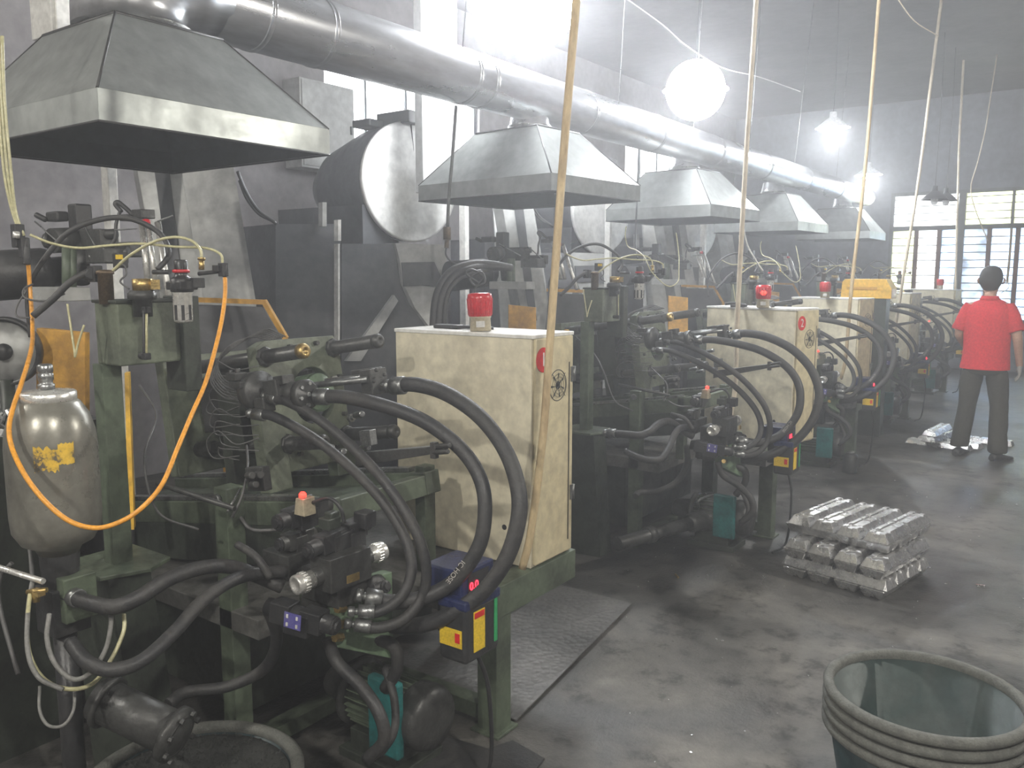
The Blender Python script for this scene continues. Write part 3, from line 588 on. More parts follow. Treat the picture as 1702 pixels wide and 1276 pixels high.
def valves(t):
    c_, x_ = P(757, 950, 2.455), (P(740, 970, 2.455) - P(772, 928, 2.455)).normalized(); n_ = (CAM - c_).normalized(); n_ = (n_ - x_ * n_.dot(x_)).normalized()
    text_mesh('hose_marking', 'IC HOSE', .021, c_ + n_ * .003, x_, n_.cross(x_), 'glove', t, .0003)
    g = MB().prism([P(553, 982, 2.50), P(652, 950, 2.62), P(655, 1095, 2.62), P(556, 1075, 2.50)], V(-.04, .0, 0)); br = g.out('valve_bracket', 'green_bright', t, bevel=.003)
    m = MB().cbox(P(560, 965, 2.56), (.16, .14, .10)).cbox(P(548, 1010, 2.6), (.12, .12, .10)).cbox(P(500, 925, 2.66), (.12, .20, .08)).cbox(P(600, 1000, 2.68), (.1, .1, .1))
    mf = m.out('valve_manifold', 'iron', t, bevel=.004)
    # pressure valve with two silver knobs, axis along the row
    a, b = P(490, 973, 2.38), P(637, 914, 2.62); d = (b - a).normalized()
    MB().cyl(a + d * .06, b - d * .05, .026, n=18).cbox((a + b) / 2, (.09, .16, .10)).out('pressure_valve', 'iron', mf, bevel=.003)
    for q, dd_ in ((a, d), (b, -d)):
        MB().lathe(q, dd_, [(.001, .008), (.015, .008), (.019, 0), (.0275, 0), (.029, .004), (.029, .038), (.026, .040), (.026, .058), (.018, .060), (.018, .075)], 26).bolts(q + dd_ * .02, dd_, .028, .0035, 18, .016).out('silver_knob', 'chrome', mf)
    # solenoid valves
    def sol(u0, v0, d0, u1, v1, d1, r=.025, lbl='black'):
        a, b = P(u0, v0, d0), P(u1, v1, d1); d = (b - a).normalized(); ln = (b - a).length
        o = MB().cyl(a, b, r, n=16).out('solenoid_valve', lbl, mf)
        q = d.to_track_quat('X', 'Z').to_matrix()
        MB().cbox(a + d * ln * .3, (ln * .3, r * 2.1, r * 2.3), q).cbox(a + d * ln * .75, (ln * .3, r * 2.1, r * 2.3), q).cbox((a + b) / 2 - V(0, 0, r * .6), (ln * .35, r * 2.3, r * 2.4), q).out('solenoid_coil', lbl, o, bevel=.003)
        MB().lathe(a, d, [(.001, -.014), (r * .55, -.014), (r * .62, -.008), (r * .95, -.006), (r * .95, .012), (r, .014)], 12, sm=False).bolts(a - d * .008, d, r * .7, .004, 6, .01).out('solenoid_cap', 'black', o)
        return o
    sol(462, 868, 2.48, 545, 838, 2.66, .024); sol(513, 915, 2.42, 610, 868, 2.62, .024)
    sol(466, 905, 2.55, 520, 885, 2.66, .022, 'iron'); sol(640, 975, 2.55, 590, 985, 2.65, .02)
    o = sol(556, 1040, 2.38, 446, 1008, 2.46, .027)
    q = (P(556, 1040, 2.38) - P(446, 1008, 2.46)).normalized().to_track_quat('X', 'Z').to_matrix()
    c = P(486, 1032, 2.355)
    MB().cbox(c, (.055, .003, .045), q).out('valve_label', 'purple', o)
    m = MB(); 
    for dx in (-.016, .016):
        for dz in (-.012, .012): m.cbox(c + q @ V(dx, -.003, dz), (.006, .003, .01), q)
    m.out('label_mark', 'white', o)
    # connector blocks with red light
    c = P(505, 838, 2.50)
    k = MB().prism([c + V(-.022, -.02, -.03), c + V(.025, -.02, -.03), c + V(.02, -.02, .022), c + V(-.012, -.02, .022)], V(0, .045, 0)).out('plug_connector', 'beige', mf, bevel=.002)
    MB().lathe(P(503, 824, 2.47), Z, [(.001, -.004), (.011, -.003), (.011, .006), (.006, .012), (.001, .013)], 12).out('red_lamp', 'lens', k)
    MB().cbox(P(548, 868, 2.46), (.045, .05, .035)).cbox(P(552, 858, 2.46), (.03, .035, .03)).out('plug_connector', 'green_dark', mf, bevel=.004)
    MB().cbox(P(607, 862, 2.56), (.05, .05, .05)).cbox(P(590, 905, 2.56), (.04, .06, .09)).out('plug_connector', 'black', mf, bevel=.004)
    MB().quad(P(577, 970, 2.36), P(597, 963, 2.41), P(597, 950, 2.41), P(577, 957, 2.36), th=.003).out('type_plate', 'brass', mf)
    m = MB()
    for u, v in ((560, 1012), (562, 1038), (556, 1060)): m.cyl(P(u, v, 2.47), P(u + 12, v - 2, 2.50), .013, n=6, sm=False)
    m.out('pipe_nut', 'brass', br)
    # gauge
    g = P(626, 972, 2.56)
    MB().lathe(g, V(.6, -.8, .1), [(.028, -.02), (.03, 0), (.028, .008), (.001, .006)], 22).out('pressure_gauge', 'black', mf)

def station():
    out = {}
    t = mach(); hoses(t); valves(t); out['machine'] = t
    # ---- accumulator bottle on its manifold
    c = P(97, 900, 2.30); r = .113
    a = thing('gas_accumulator', 'grey accumulator bottle with a torn yellow label at the left edge, beside the green post', 'gas bottle', V(c.x, c.y, 0), 'accumulator bottles of the machines')
    zb = c.z - .01; zt = P(96, 650, 2.30).z
    hh = zt - zb
    MB().lathe((c.x, c.y, zb), Z, [(.05, -.02), (.06, 0), (r * .80, .016), (r * .97, .05), (r, .09), (r, hh - .14), (r * .97, hh - .10), (r * .86, hh - .055), (r * .68, hh - .022), (r * .56, hh - .012)], 48).out('bottle', 'bottle', a)
    MB().lathe((c.x, c.y, zt), Z, [(r * .60, -.018), (r * .62, -.014), (r * .62, .004), (r * .58, .008), (.02, .012)], 36).out('neck_ring', 'chrome', a)
    MB().lathe((c.x - .005, c.y, zt + .01), Z, [(.021, 0), (.021, .016), (.017, .018), (.017, .026), (.0195, .028), (.0195, .044), (.017, .046), (.0195, .049), (.0195, .066), (.015, .07), (.001, .07)], 18).out('gas_valve', 'steel', a)
    MB().cyl((c.x, c.y, zb - .12), (c.x, c.y, zb), .045, .052, 24).box((c.x - .05, c.y - .05, zb - .24), (c.x + .05, c.y + .05, zb - .11)).out('valve_neck', 'black', a, bevel=.003)
    MB().box((c.x - .01, c.y - .03, zb - .2), (c.x + .075, c.y + .06, zb - .075)).out('manifold_block', 'green', a, bevel=.004)
    MB().cyl((c.x, c.y, 0), (c.x, c.y, zb - .2), .03, n=16).cyl((c.x, c.y, 0), (c.x, c.y, .015), .09, n=20).out('stand', 'black', a)
    d0 = (CAM - V(c.x, c.y, H)).normalized(); ang0 = math.atan2(d0.y, d0.x)
    lm, nt, b = nodes('torn_yellow_label'); vv = coord(nt); n1 = noise(nt, 28, 6, .7, vv)
    nt.links.new(ramp(nt, n1, [(.40, (.10, .09, .07)), (.47, (.55, .36, .05)), (.6, (.75, .50, .06)), (.72, (.3, .26, .18))]), b.inputs['Base Color'])
    def patch(a0, a1, z0, z1, nm, mm, jag=.012):
        m = MB(); n = 12; rr = r + .0012; T, Bt = [], []
        for i in range(n + 1):
            an = a0 + (a1 - a0) * i / n + ang0
            T.append(V(c.x + rr * math.cos(an), c.y + rr * math.sin(an), z1 + random.uniform(-jag, jag))); Bt.append(V(c.x + rr * math.cos(an), c.y + rr * math.sin(an), z0 + random.uniform(-jag, jag)))
        for i in range(n): m.b.faces.new([m.b.verts.new(q) for q in (Bt[i], Bt[i + 1], T[i + 1], T[i])])
        m.out(nm, mm, a)
    zl = P(110, 757, 2.2).z
    patch(-.38, .12, zl - .034, zl + .028, 'torn_label', lm, .008); patch(.12, .46, zl - .02, zl + .036, 'torn_label', lm, .003)
    MB().cyl(P(-60, 925, 2.35), P(72, 966, 2.22), .008, n=12).out('steel_pipe', 'chrome', a)
    MB().cbox(P(62, 984, 2.2), (.045, .02, .012)).cyl(P(60, 978, 2.2), P(60, 1000, 2.2), .01, n=8).cyl(P(45, 984, 2.2), P(78, 980, 2.2), .007, n=8).out('pipe_tee', 'brass', a)
    out['accumulator'] = a
    # ---- green post with lubricator tank
    tk = P(193, 500, 2.55)          # near top corner of the tank
    b0 = V(tk.x - .10, tk.y + .025, P(192, 948, 2.66).z)
    p = thing('lubricator_post', 'green square post carrying a small green oil tank, beside the grey accumulator bottle', 'oil tank', V(b0.x, b0.y, 0), 'green lubricator posts')
    MB().box((b0.x - .045, b0.y - .035, b0.z), (b0.x + .012, b0.y + .03, tk.z - .199)).out('post', 'green', p, bevel=.003)
    MB().prism([(b0.x - .16, b0.y - .12, b0.z - .012), (b0.x + .08, b0.y - .12, b0.z - .012), (b0.x + .13, b0.y + .02, b0.z - .012), (b0.x + .08, b0.y + .12, b0.z - .012), (b0.x - .16, b0.y + .12, b0.z - .012)], V(0, 0, .014)).out('pedestal_top', 'green', p, bevel=.003)
    MB().prism([(b0.x - .15, b0.y - .1, b0.z - .012), (b0.x + .09, b0.y - .1, b0.z - .012), (b0.x + .10, b0.y - .02, 0), (b0.x - .15, b0.y - .06, 0)], V(0, .14, 0)).out('pedestal', 'green_dark', p)
    T0 = V(tk.x, tk.y, tk.z); sx, sy, sz = .13, .21, .20
    MB().box((T0.x - sx, T0.y, T0.z - sz), (T0.x, T0.y + sy, T0.z)).out('oil_tank', 'tank', p, bevel=.006)
    MB().box((T0.x - sx - .006, T0.y - .006, T0.z - .008), (T0.x + .006, T0.y + sy + .006, T0.z + .002)).out('tank_lid', 'green_dark', p, bevel=.003)
    MB().box((T0.x - sx * .7, T0.y + sy, T0.z - .3), (T0.x + .02, T0.y + sy + .06, T0.z + .01)).out('back_plate', 'green_dark', p, bevel=.003)
    # sight tube on the aisle face
    s0, s1 = P(243, 515, 2.56), P(243, 592, 2.56)
    MB().cyl(s0, s1, .0045, n=8).out('sight_tube', 'clear', p)
    MB().cyl(s0 + V(-.03, 0, .0), s0 + V(.004, 0, 0), .011, n=10).cyl(s1 + V(-.03, 0, 0), s1 + V(.004, 0, 0), .011, n=10).cbox(s0, (.02, .022, .02)).cbox(s1, (.02, .022, .02)).cyl(s0 + V(0, -.008, 0), s1 + V(0, -.008, 0), .004, n=8).out('sight_fitting', 'black', p, bevel=.002)
    fl = P(236, 488, 2.58)
    MB().lathe(fl - V(0, 0, .02), Z, [(.028, -.05), (.028, .0), (.042, .004), (.042, .022), (.036, .026), (.036, .03), (.02, .031), (.02, .034)], 24).out('filler_neck', 'iron', p)
    MB().lathe(fl + V(.006, 0, .01), Z, [(.03, 0), (.03, .035), (.012, .036), (.012, .03)], 20).cbox(fl + V(.028, .02, .028), (.03, .03, .03)).out('brass_fitting', 'brass', p)
    MB().lathe(P(176, 478, 2.58) - V(0, 0, .05), Z, [(.022, 0), (.022, .09), (.026, .092), (.026, .10), (.018, .104), (.001, .105)], 20).out('lubricator_cup', 'bronze', p)
    MB().cbox(P(200, 433, 2.62), (.04, .03, .045)).out('coil_box', 'black', p, bevel=.003)
    MB().cbox(P(198, 427, 2.60), (.022, .012, .014)).out('coil_label', 'yellow', p)
    MB().cyl(P(148, 455, 2.6), P(152, 455, 2.58), .018, n=12).cbox(P(158, 455, 2.6), (.04, .03, .05)).out('solenoid_block', 'black', p, bevel=.003)
    MB().cyl(P(255, 452, 2.58), P(282, 452, 2.56), .0075, n=10).cyl(P(330, 455, 2.52), P(372, 450, 2.50), .006, n=10).out('air_pipe', 'black', p)
    # filter regulator
    f = P(302, 470, 2.53)
    fr = MB().lathe(f + V(0, 0, -.055), Z, [(.028, .025), (.033, .03), (.033, .065), (.028, .07), (.02, .075), (.018, .085), (.02, .087), (.02, .12), (.016, .124), (.001, .124)], 24).cbox(f + V(0, 0, -.008), (.075, .06, .025)).cbox(f + V(.03, .03, 0), (.03, .04, .03)).out('air_filter', 'black', p, bevel=.003)
    MB().lathe(f + V(0, 0, -.005), Z, [(.0225, .035), (.025, .037), (.025, .043), (.0225, .045)], 24).out('red_ring', 'red', fr)
    MB().lathe(f + V(0, 0, -.12), Z, [(.016, .0), (.026, .004), (.028, .012), (.028, .085), (.03, .09), (.03, .098)], 28).out('filter_bowl', 'chrome', fr)
    m = MB()
    for k in range(8):
        an = k * math.pi / 4 + .2; q = f + V(.0275 * math.cos(an), .0275 * math.sin(an), -.088)
        m.cbox(q, (.003, .009, .045), Matrix.Rotation(an, 3, 'Z'))
    m.out('bowl_slot', 'black', fr)
    MB().cyl(P(335, 448, 2.5), P(335, 432, 2.5), .008, n=10).cyl(P(335, 432, 2.5), P(335, 428, 2.5), .011, n=10).out('hose_nipple', 'brass', fr)
    MB().cbox(P(371, 448, 2.5), (.022, .022, .04)).cbox(P(362, 446, 2.5), (.03, .02, .02)).cyl(P(374, 440, 2.5), P(372, 460, 2.5), .009, n=10).out('hose_splitter', 'black', fr, bevel=.002)
    def ph(px, r_, nm, mm): MB().tube([P(*q) for q in px], r_, 8, 7).out(nm, mm, p)
    ph([(335, 432, 2.5), (333, 415, 2.5), (318, 400, 2.5), (290, 394, 2.52), (255, 402, 2.54), (215, 425, 2.56), (184, 453, 2.58)], .0045, 'clear_hose', 'clear')
    ph([(370, 438, 2.5), (366, 422, 2.5), (340, 412, 2.52), (290, 410, 2.54), (235, 405, 2.56), (180, 408, 2.56), (130, 412, 2.54), (85, 404, 2.5), (50, 390, 2.48)], .004, 'clear_hose', 'clear')
    ph([(52, 560, 2.62), (46, 500, 2.62), (52, 465, 2.62), (85, 415, 2.62), (120, 382, 2.62), (170, 364, 2.64), (215, 363, 2.66), (255, 380, 2.68), (275, 400, 2.66), (280, 425, 2.64), (262, 448, 2.62)], .0085, 'black_hose', 'rubber')
    ph([(55, 525, 2.55), (90, 495, 2.56), (115, 470, 2.57), (145, 452, 2.58)], .0105, 'black_hose', 'rubber')
    ph([(55, 472, 2.6), (40, 480, 2.58), (42, 495, 2.56), (75, 500, 2.56), (108, 488, 2.58)], .003, 'signal_cable', 'cable')
    ph([(50, 475, 2.6), (30, 505, 2.58), (28, 525, 2.56), (50, 528, 2.56)], .0028, 'signal_cable', 'cable')
    ph([(112, 505, 2.5), (118, 545, 2.5), (124, 585, 2.5), (125, 592, 2.5), (130, 570, 2.5), (140, 540, 2.5)], .0035, 'clear_hose', 'clear')
    ph([(190, 450, 2.6), (205, 440, 2.6), (210, 455, 2.6), (200, 468, 2.6), (215, 480, 2.6)], .003, 'signal_cable', 'cable')
    out['post'] = p
    # ---- orange air hose looping across the bottle
    o = MB().tube([P(*q) for q in [(374, 462, 2.5), (374, 490, 2.48), (368, 535, 2.44), (355, 590, 2.38), (340, 640, 2.32), (318, 690, 2.26), (295, 745, 2.2), (272, 800, 2.14), (245, 835, 2.1), (210, 862, 2.08), (165, 877, 2.06), (120, 868, 2.05), (80, 838, 2.05), (45, 795, 2.07), (22, 750, 2.10), (15, 715, 2.12), (21, 680, 2.16), (38, 630, 2.25), (52, 580, 2.4), (54, 545, 2.56), (50, 480, 2.6), (46, 430, 2.58), (42, 420, 2.56)]], .0062, 10, 8).out('air_hose', 'orange')
    tag(o, 'orange air hose hanging in a loop in front of the grey accumulator bottle', 'hose', 'air hoses at the lubricator tanks'); out['airhose'] = o
    # ---- blue and black control box with yellow labels
    n = P(775, 1108, 2.48)
    x1, y0 = n.x, n.y; sxx, syy, szz = .105, .165, .195
    b = thing('drive_control_box', 'black and navy control box with yellow labels at the aisle leg of the nearest machine', 'control box', V(x1 - sxx / 2, y0 + syy / 2, n.z), 'control boxes with yellow labels')
    MB().box((x1 - sxx, y0, n.z), (x1, y0 + syy, n.z + szz - .02)).out('box_body', 'black', b, bevel=.012)
    MB().box((x1 - sxx - .003, y0 - .003, n.z + szz - .03), (x1 + .003, y0 + syy + .003, n.z + szz)).out('box_rim', 'navy', b, bevel=.006)
    MB().box((x1 - sxx * .95, y0 - .0025, n.z + .05), (x1 - .015, y0 - .0005, n.z + .105)).out('warning_label', 'yellow', b)
    MB().box((x1 - .04, y0 - .0035, n.z + .065), (x1 - .022, y0 - .002, n.z + .095)).out('label_mark', 'red_bright', b)
    MB().box((x1 + .0005, y0 + .035, n.z + .030), (x1 + .0025, y0 + .088, n.z + .155)).out('warning_label', 'yellow', b)
    MB().box((x1 + .002, y0 + .038, n.z + .133), (x1 + .0035, y0 + .085, n.z + .151)).out('label_header', 'red_bright', b)
    MB().box((x1 + .0005, y0 + .135, n.z + .03), (x1 + .003, y0 + .15, n.z + .165)).out('green_strip', 'tealgreen', b)
    MB().lathe((x1 - .02, y0 + .09, n.z + szz), Z, [(.012, 0), (.012, .012), (.009, .018), (.001, .018)], 12).out('red_button', 'red_bright', b)
    q = V(x1 - .19, y0 + .03, n.z + .17)
    MB().box(q, q + V(.15, .16, .10)).out('display_case', 'navy', b, bevel=.006)
    MB().box(q + V(.151, .03, .02), q + V(.153, .13, .085)).out('display_panel', 'black', b)
    text_mesh('display_digits', '0.0', .035, q + V(.1545, .055, .045), Y, Z, 'led', b)
    MB().box((x1 - .16, y0 + .06, n.z + .05), (x1 - .08, y0 + .16, n.z + .25)).out('box_bracket', 'black', b)
    MB().tube([(x1 - .05, y0 + .1, n.z + .01), (x1 - .04, y0 + .16, n.z - .15), (x1 - .07, y0 + .2, .1), (x1 - .12, y0 + .1, .05)], .007, 8).out('box_cable', 'black', b)
    out['box'] = b
    # ---- motor and pump low down
    a, e = V(-2.12, 2.03, .20), V(-1.86, 2.03, .20)
    mo = thing('electric_motor', 'teal and grey finned pump motor on the floor under the nearest machine', 'motor', V(-2.0, 2.03, 0), 'pump motors under the machines')
    MB().cyl(a, e, .088, n=32).out('motor_body', 'green_dark', mo)
    m = MB()
    for k in range(26):
        an = 2 * math.pi * k / 26; d = V(0, math.cos(an), math.sin(an))
        m.cbox((a + e) / 2 + d * .096, (.24, .004, .02), Matrix.Rotation(an - math.pi / 2, 3, 'X'))
    m.out('cooling_fins', 'green', mo)
    MB().lathe(e, X, [(.105, -.01), (.112, .0), (.112, .06), (.10, .085), (.06, .09), (.001, .09)], 32).out('fan_cover', 'iron', mo)
    MB().box((-1.97, 1.90, .09), (-1.83, 1.935, .36)).out('terminal_box', 'teal', mo, bevel=.01)
    MB().lathe(a, -X, [(.09, 0), (.12, .004), (.12, .02), (.07, .03), (.06, .14), (.05, .16)], 28).out('bell_housing', 'iron', mo)
    MB().box((-2.1, 1.94, .03), (-1.88, 2.12, .11)).box((-2.14, 1.92, 0), (-1.84, 2.14, .035)).out('motor_foot', 'green_dark', mo, bevel=.004)
    MB().lathe((-2.0, 2.03, .28), Z, [(.02, 0), (.02, .03), (.014, .034), (.014, .05)], 6, sm=False).out('eye_bolt', 'steel', mo)
    out['motor'] = mo
    pp = thing('suction_pipe', 'thick grey suction pipe lying low at the foot of the nearest machine', 'pipe', V(-2.6, 1.6, 0), 'low suction pipes')
    a, b_ = P(165, 1160, 2.30), P(300, 1225, 2.25)
    MB().cyl(a, b_, .058, n=26).out('pipe_body', 'iron', pp)
    d = (b_ - a).normalized(); MB().lathe(b_ - d * .03, d, [(.064, 0), (.075, .002), (.075, .02), (.05, .03), (.03, .04), (.001, .04)], 26).bolts(b_ + d * .0, d, .064, .008, 8, .01).out('pipe_flange', 'iron', pp)
    MB().lathe(a + d * .02, d, [(.063, 0), (.07, .002), (.07, .014), (.063, .016)], 26).out('pipe_clamp', 'iron', pp)
    out['suction'] = pp
    # ---- furnace / hot end below the hood
    hz_ = V(-3.35, 1.9, 0)
    h = thing('melting_furnace', 'sooty melting furnace and injection head under the nearest exhaust hood', 'furnace', hz_, 'furnaces under the exhaust hoods')
    MB().box((-3.98, 1.67, .575), (-3.15, 1.785, 1.05)).out('furnace_body', 'sheet_dark', h, bevel=.01)
    MB().box((-3.95, 1.675, 1.05), (-3.3, 1.78, 1.12)).out('furnace_cap', 'iron', h)
    MB().lathe(P(-60, 462, 3.3), (P(112, 450, 3.5) - P(-60, 462, 3.3)), [(.1, 0), (.1, .28), (.094, .30), (.06, .31), (.06, .36)], 28).out('burner_drum', 'black', h)
    MB().cbox(P(95, 488, 3.2), (.30, .1, .05)).out('cross_beam', 'sheet', h, bevel=.003)
    MB().cbox(P(134, 372, 3.5), (.07, .07, .16)).cbox(P(95, 360, 3.5), (.1, .05, .04)).cyl(P(78, 366, 3.5), P(58, 356, 3.5), .012, n=8).out('injection_head', 'black', h, bevel=.008)
    MB().cyl(P(134, 385, 3.5), P(134, 470, 3.45), .035, n=18).cyl(P(86, 400, 3.4), P(130, 398, 3.5), .05, n=20).lathe(P(84, 400, 3.4), P(70, 400, 3.4) - P(84, 400, 3.4), [(.03, 0), (.03, .02), (.015, .022), (.015, .03)], 14).out('shot_cylinder', 'iron', h)
    MB().cyl(P(112, 412, 3.3), P(112, 480, 3.3), .02, n=14).cyl(P(122, 412, 3.3), P(122, 480, 3.3), .012, n=14).out('guide_column', 'green', h)
    MB().cyl(P(235, 368, 3.3), P(246, 470, 3.25), .012, n=12).cyl(P(246, 368, 3.3), P(258, 470, 3.25), .010, n=12).cyl(P(262, 370, 3.3), P(282, 500, 3.2), .012, n=12).out('shot_rod', 'chrome', h)
    MB().cbox(P(238, 356, 3.3), (.07, .06, .035)).cbox(P(214, 362, 3.3), (.05, .05, .025)).out('rod_head', 'iron', h, bevel=.003)
    MB().lathe(P(243, 370, 3.26), Z, [(.016, -.01), (.016, .01), (.008, .014)], 12).out('red_knob', 'red', h)
    MB().tube([P(202, 352, 3.3), P(192, 340, 3.3), P(196, 336, 3.3), P(208, 345, 3.3), P(222, 358, 3.3)], .009, 8).tube([P(200, 350, 3.3), P(193, 372, 3.3), P(192, 395, 3.3), P(184, 410, 3.3)], .007, 8).out('burner_pipe', 'black', h)
    for q0, q1 in (((58, 368, 3.2), (96, 402, 3.1)), ((142, 378, 3.2), (160, 412, 3.1)), ((262, 368, 3.2), (287, 358, 3.2)), ((190, 382, 3.2), (228, 380, 3.2))): MB().cyl(P(*q0), P(*q1), .0032, n=6).out('thin_rod', 'steel', h)
    MB().cbox(P(165, 400, 3.45), (.16, .08, .09)).cbox(P(215, 415, 3.4), (.12, .06, .06)).cbox(P(178, 425, 3.3), (.14, .1, .06)).cyl(P(170, 390, 3.4), P(195, 388, 3.4), .02, n=12).cyl(P(150, 430, 3.3), P(215, 418, 3.3), .022, n=12).out('burner_mount', 'iron', h, bevel=.006)
    gp = [P(60, 545, 3.1), P(141, 553, 3.1), P(141, 700, 3.1), P(60, 700, 3.1)]
    MB().prism(gp, V(-.02, .03, 0)).out('orange_guard', 'guard', h, bevel=.003)
    MB().prism([P(207, 620, 3.0), P(214, 620, 3.0), P(223, 880, 3.0), P(213, 880, 3.0)], V(-.04, .03, 0)).out('guard_edge', 'guard_bright', h)
    # spill of swarf on the bed behind the bottle
    out['furnace'] = h
    # ---- orange framed guard between the stations
    gd = thing('safety_guard', 'orange edged dark guard sheet behind the clamping platens of the nearest machine', 'guard', V(-3.3, 2.6, .57), 'orange machine guards')
    dg = 3.9
    pts = [P(325, 498, dg), P(440, 502, dg), P(474, 560, dg), P(474, 700, dg), P(300, 700, dg)]
    MB().prism([P(330, 506, dg + .01), P(437, 510, dg + .01), P(467, 562, dg + .01), P(467, 760, dg + .01), P(305, 760, dg + .01)], V(-.01, .015, 0)).out('guard_sheet', 'sheet_dark', gd)
    m = MB()
    for a, b_ in ((pts[0], pts[1]), (pts[1], pts[2]), (pts[2], pts[3])):
        q = (b_ - a).normalized().to_track_quat('X', 'Y').to_matrix()
        m.cbox((a + b_) / 2, ((b_ - a).length + .015, .022, .022), q)
    m.out('guard_rim', 'guard', gd)
    f0 = P(390, 760, dg); MB().box((f0.x - .12, f0.y + .02, .575), (f0.x - .07, f0.y + .07, f0.z + .1)).out('guard_post', 'guard', gd)
    out['guard'] = gd
    return out
ST1 = station()

# ------------------------------------------------------------------ copies of the station down the row
OFF = [V(0, 0, 0), V(.03, 2.92, 0), V(-.12, 5.62, 0), V(-.18, 8.35, 0), V(-.2, 11.15, 0)]
WHO = ['nearest', 'second', 'third', 'fourth', 'farthest']
LAB = {
 'machine': ('{} green die casting machine, beside the cream cabinet numbered 2', '{} die casting machine with hoses looping past its cabinet, left of the yellow cover', '{} die casting machine, its hoses just left of the man in red', '{} die casting machine of the row, below the far louvred window'),
 'accumulator': ('accumulator bottle of the {} machine, hidden behind cabinet 1',  'accumulator bottle of the {} machine, behind cabinet 2', 'accumulator bottle of the {} machine, behind the third cabinet', 'accumulator bottle of the {} machine of the row'),
 'post': ('green tank on its post with a clear hose, right of the cream cabinet numbered 1', 'green tank on a post above the cabinet numbered 2', 'green tank on a post beside the third red beacon', 'small green tank in front of the far window'),
 'box': ('dark control box with two yellow labels beside the ingot stack', 'dark control box with one yellow label behind the ingot stack, third in the row', 'small dark control box with yellow label, fourth in the row', 'control box at the far end of the row'),
 'motor': ('round dark pump motor low under the {} machine, left of the ingot stack', 'pump motor under the {} machine, behind the ingot stack', 'pump motor under the {} machine, left of the worker', 'pump motor under the {} machine of the row'),
 'suction': ('low suction pipe at the foot of the {} machine, right of cabinet 1', 'suction pipe of the {} machine', 'suction pipe of the {} machine', 'suction pipe of the {} machine'),
 'furnace': ('sooty furnace under the {} exhaust hood, behind cabinet 1', 'dark furnace under the {} exhaust hood', 'dark furnace under the {} exhaust hood', 'dark furnace under the {} exhaust hood'),
 'guard': ('orange guard sheet behind the red beacon of cabinet 1', 'orange guard behind the cabinet numbered 2', 'orange guard behind the third cabinet', 'orange guard at the far end'),
}
CATS = {k: v for k, v in ST1.items()}
for key in LAB:
    src = ST1[key]
    for k in range(1, 5):
        if key in ('accumulator', 'suction'): continue
        dup(src, src.location + OFF[k], None, LAB[key][k - 1].format(WHO[k]), skip=('braided_hose',))
# clear and orange hoses on the next stations' tanks
for k in (1, 2):
    q = dup(ST1['airhose'], ST1['airhose'].location + OFF[k] + V(0, 0, .0), None, ('clear yellow air hose looping under the filter right of cabinet 1', 'pale air hose looping above the cabinet numbered 2')[k - 1])
    q.scale = (.45, .45, .5); q.location += V(.12, .25, .55)
    q.data = q.data.copy(); q.data.materials[0] = M_['clear']

# ------------------------------------------------------------------ control cabinets
def cabinet():
    c = V(-1.755, 2.57, .577); W_, D_, H_ = .69, .285, .895
    t = thing('control_cabinet', 'cream control cabinet with a red number 1 badge, on the nearest machine', 'cabinet', c, 'cream control cabinets')
    MB().box(c + V(-W_, 0, 0), c + V(-.003, D_, H_)).out('cabinet_body', 'cream', t, bevel=.004)
    MB().box(c + V(-.003, .012, .012), c + V(.012, D_ - .012, H_ - .012)).out('door', 'cream_door', t, bevel=.004)
    MB().box(c + V(-W_ - .004, -.004, H_ - .012), c + V(.006, D_ + .004, H_ + .003)).out('top_sheet', 'white', t, bevel=.003)
    for z in (.22, .70):
        MB().cyl(c + V(.014, D_ - .008, z), c + V(.014, D_ - .008, z + .06), .007, n=10).box(c + V(.008, D_ - .03, z), c + V(.016, D_ - .002, z + .06)).out('hinge', 'steel', t)
    f = PX(927, 640, c.x + .012)
    MB().lathe(f, X, [(.062, -.012), (.062, .001), (.060, .003), (.058, -.001), (.001, -.002)], 32, caps=False).out('fan_housing', 'black', t)
    m = MB()
    for k in range(7):
        a = k * 2 * math.pi / 7; m.prism([f + V(-.004, .012 * math.cos(a), .012 * math.sin(a)), f + V(-.004, .05 * math.cos(a), .05 * math.sin(a)), f + V(-.001, .048 * math.cos(a + .6), .048 * math.sin(a + .6)), f + V(-.002, .012 * math.cos(a + .8), .012 * math.sin(a + .8))], V(.002, 0, 0))
    m.cyl(f + V(-.007, 0, 0), f + V(.002, 0, 0), .016, n=18); m.out('fan_blades', 'black', t)
    m = MB()
    for r_ in (.02, .033, .046): m.tube([f + V(.006, r_ * math.cos(i * math.pi / 12), r_ * math.sin(i * math.pi / 12)) for i in range(25)], .0009, 5, 1)
    for a in (.78, 2.35): m.cyl(f + V(.006, -.064 * math.cos(a), -.064 * math.sin(a)), f + V(.006, .064 * math.cos(a), .064 * math.sin(a)), .0013, n=6)
    m.out('fan_grille', 'iron', t)
    b = PX(903, 598, c.x + .0135)
    bd = MB().cyl(b - X * .001, b + X * .001, .047, n=36).out('number_badge', 'red_bright', t)
    n = text_mesh('badge_number', '1', .075, b + V(.0022, .0, -.001), Y, Z, 'white', bd)
    MB().cyl(PY(838, 876, c.y - .001) + V(0, .004, 0), PY(838, 876, c.y - .001), .011, n=14).out('cable_hole', 'black', t)
    MB().box(c + V(.013, D_ - .045, .06), c + V(.0145, D_ - .04, .78)).out('door_gap', 'hood_seam', t)
    return t, b
cab1, bpos = cabinet()
def on(p, z): return V(p.x, p.y, z)
CAB = [(cab1.location.copy(), 0)]
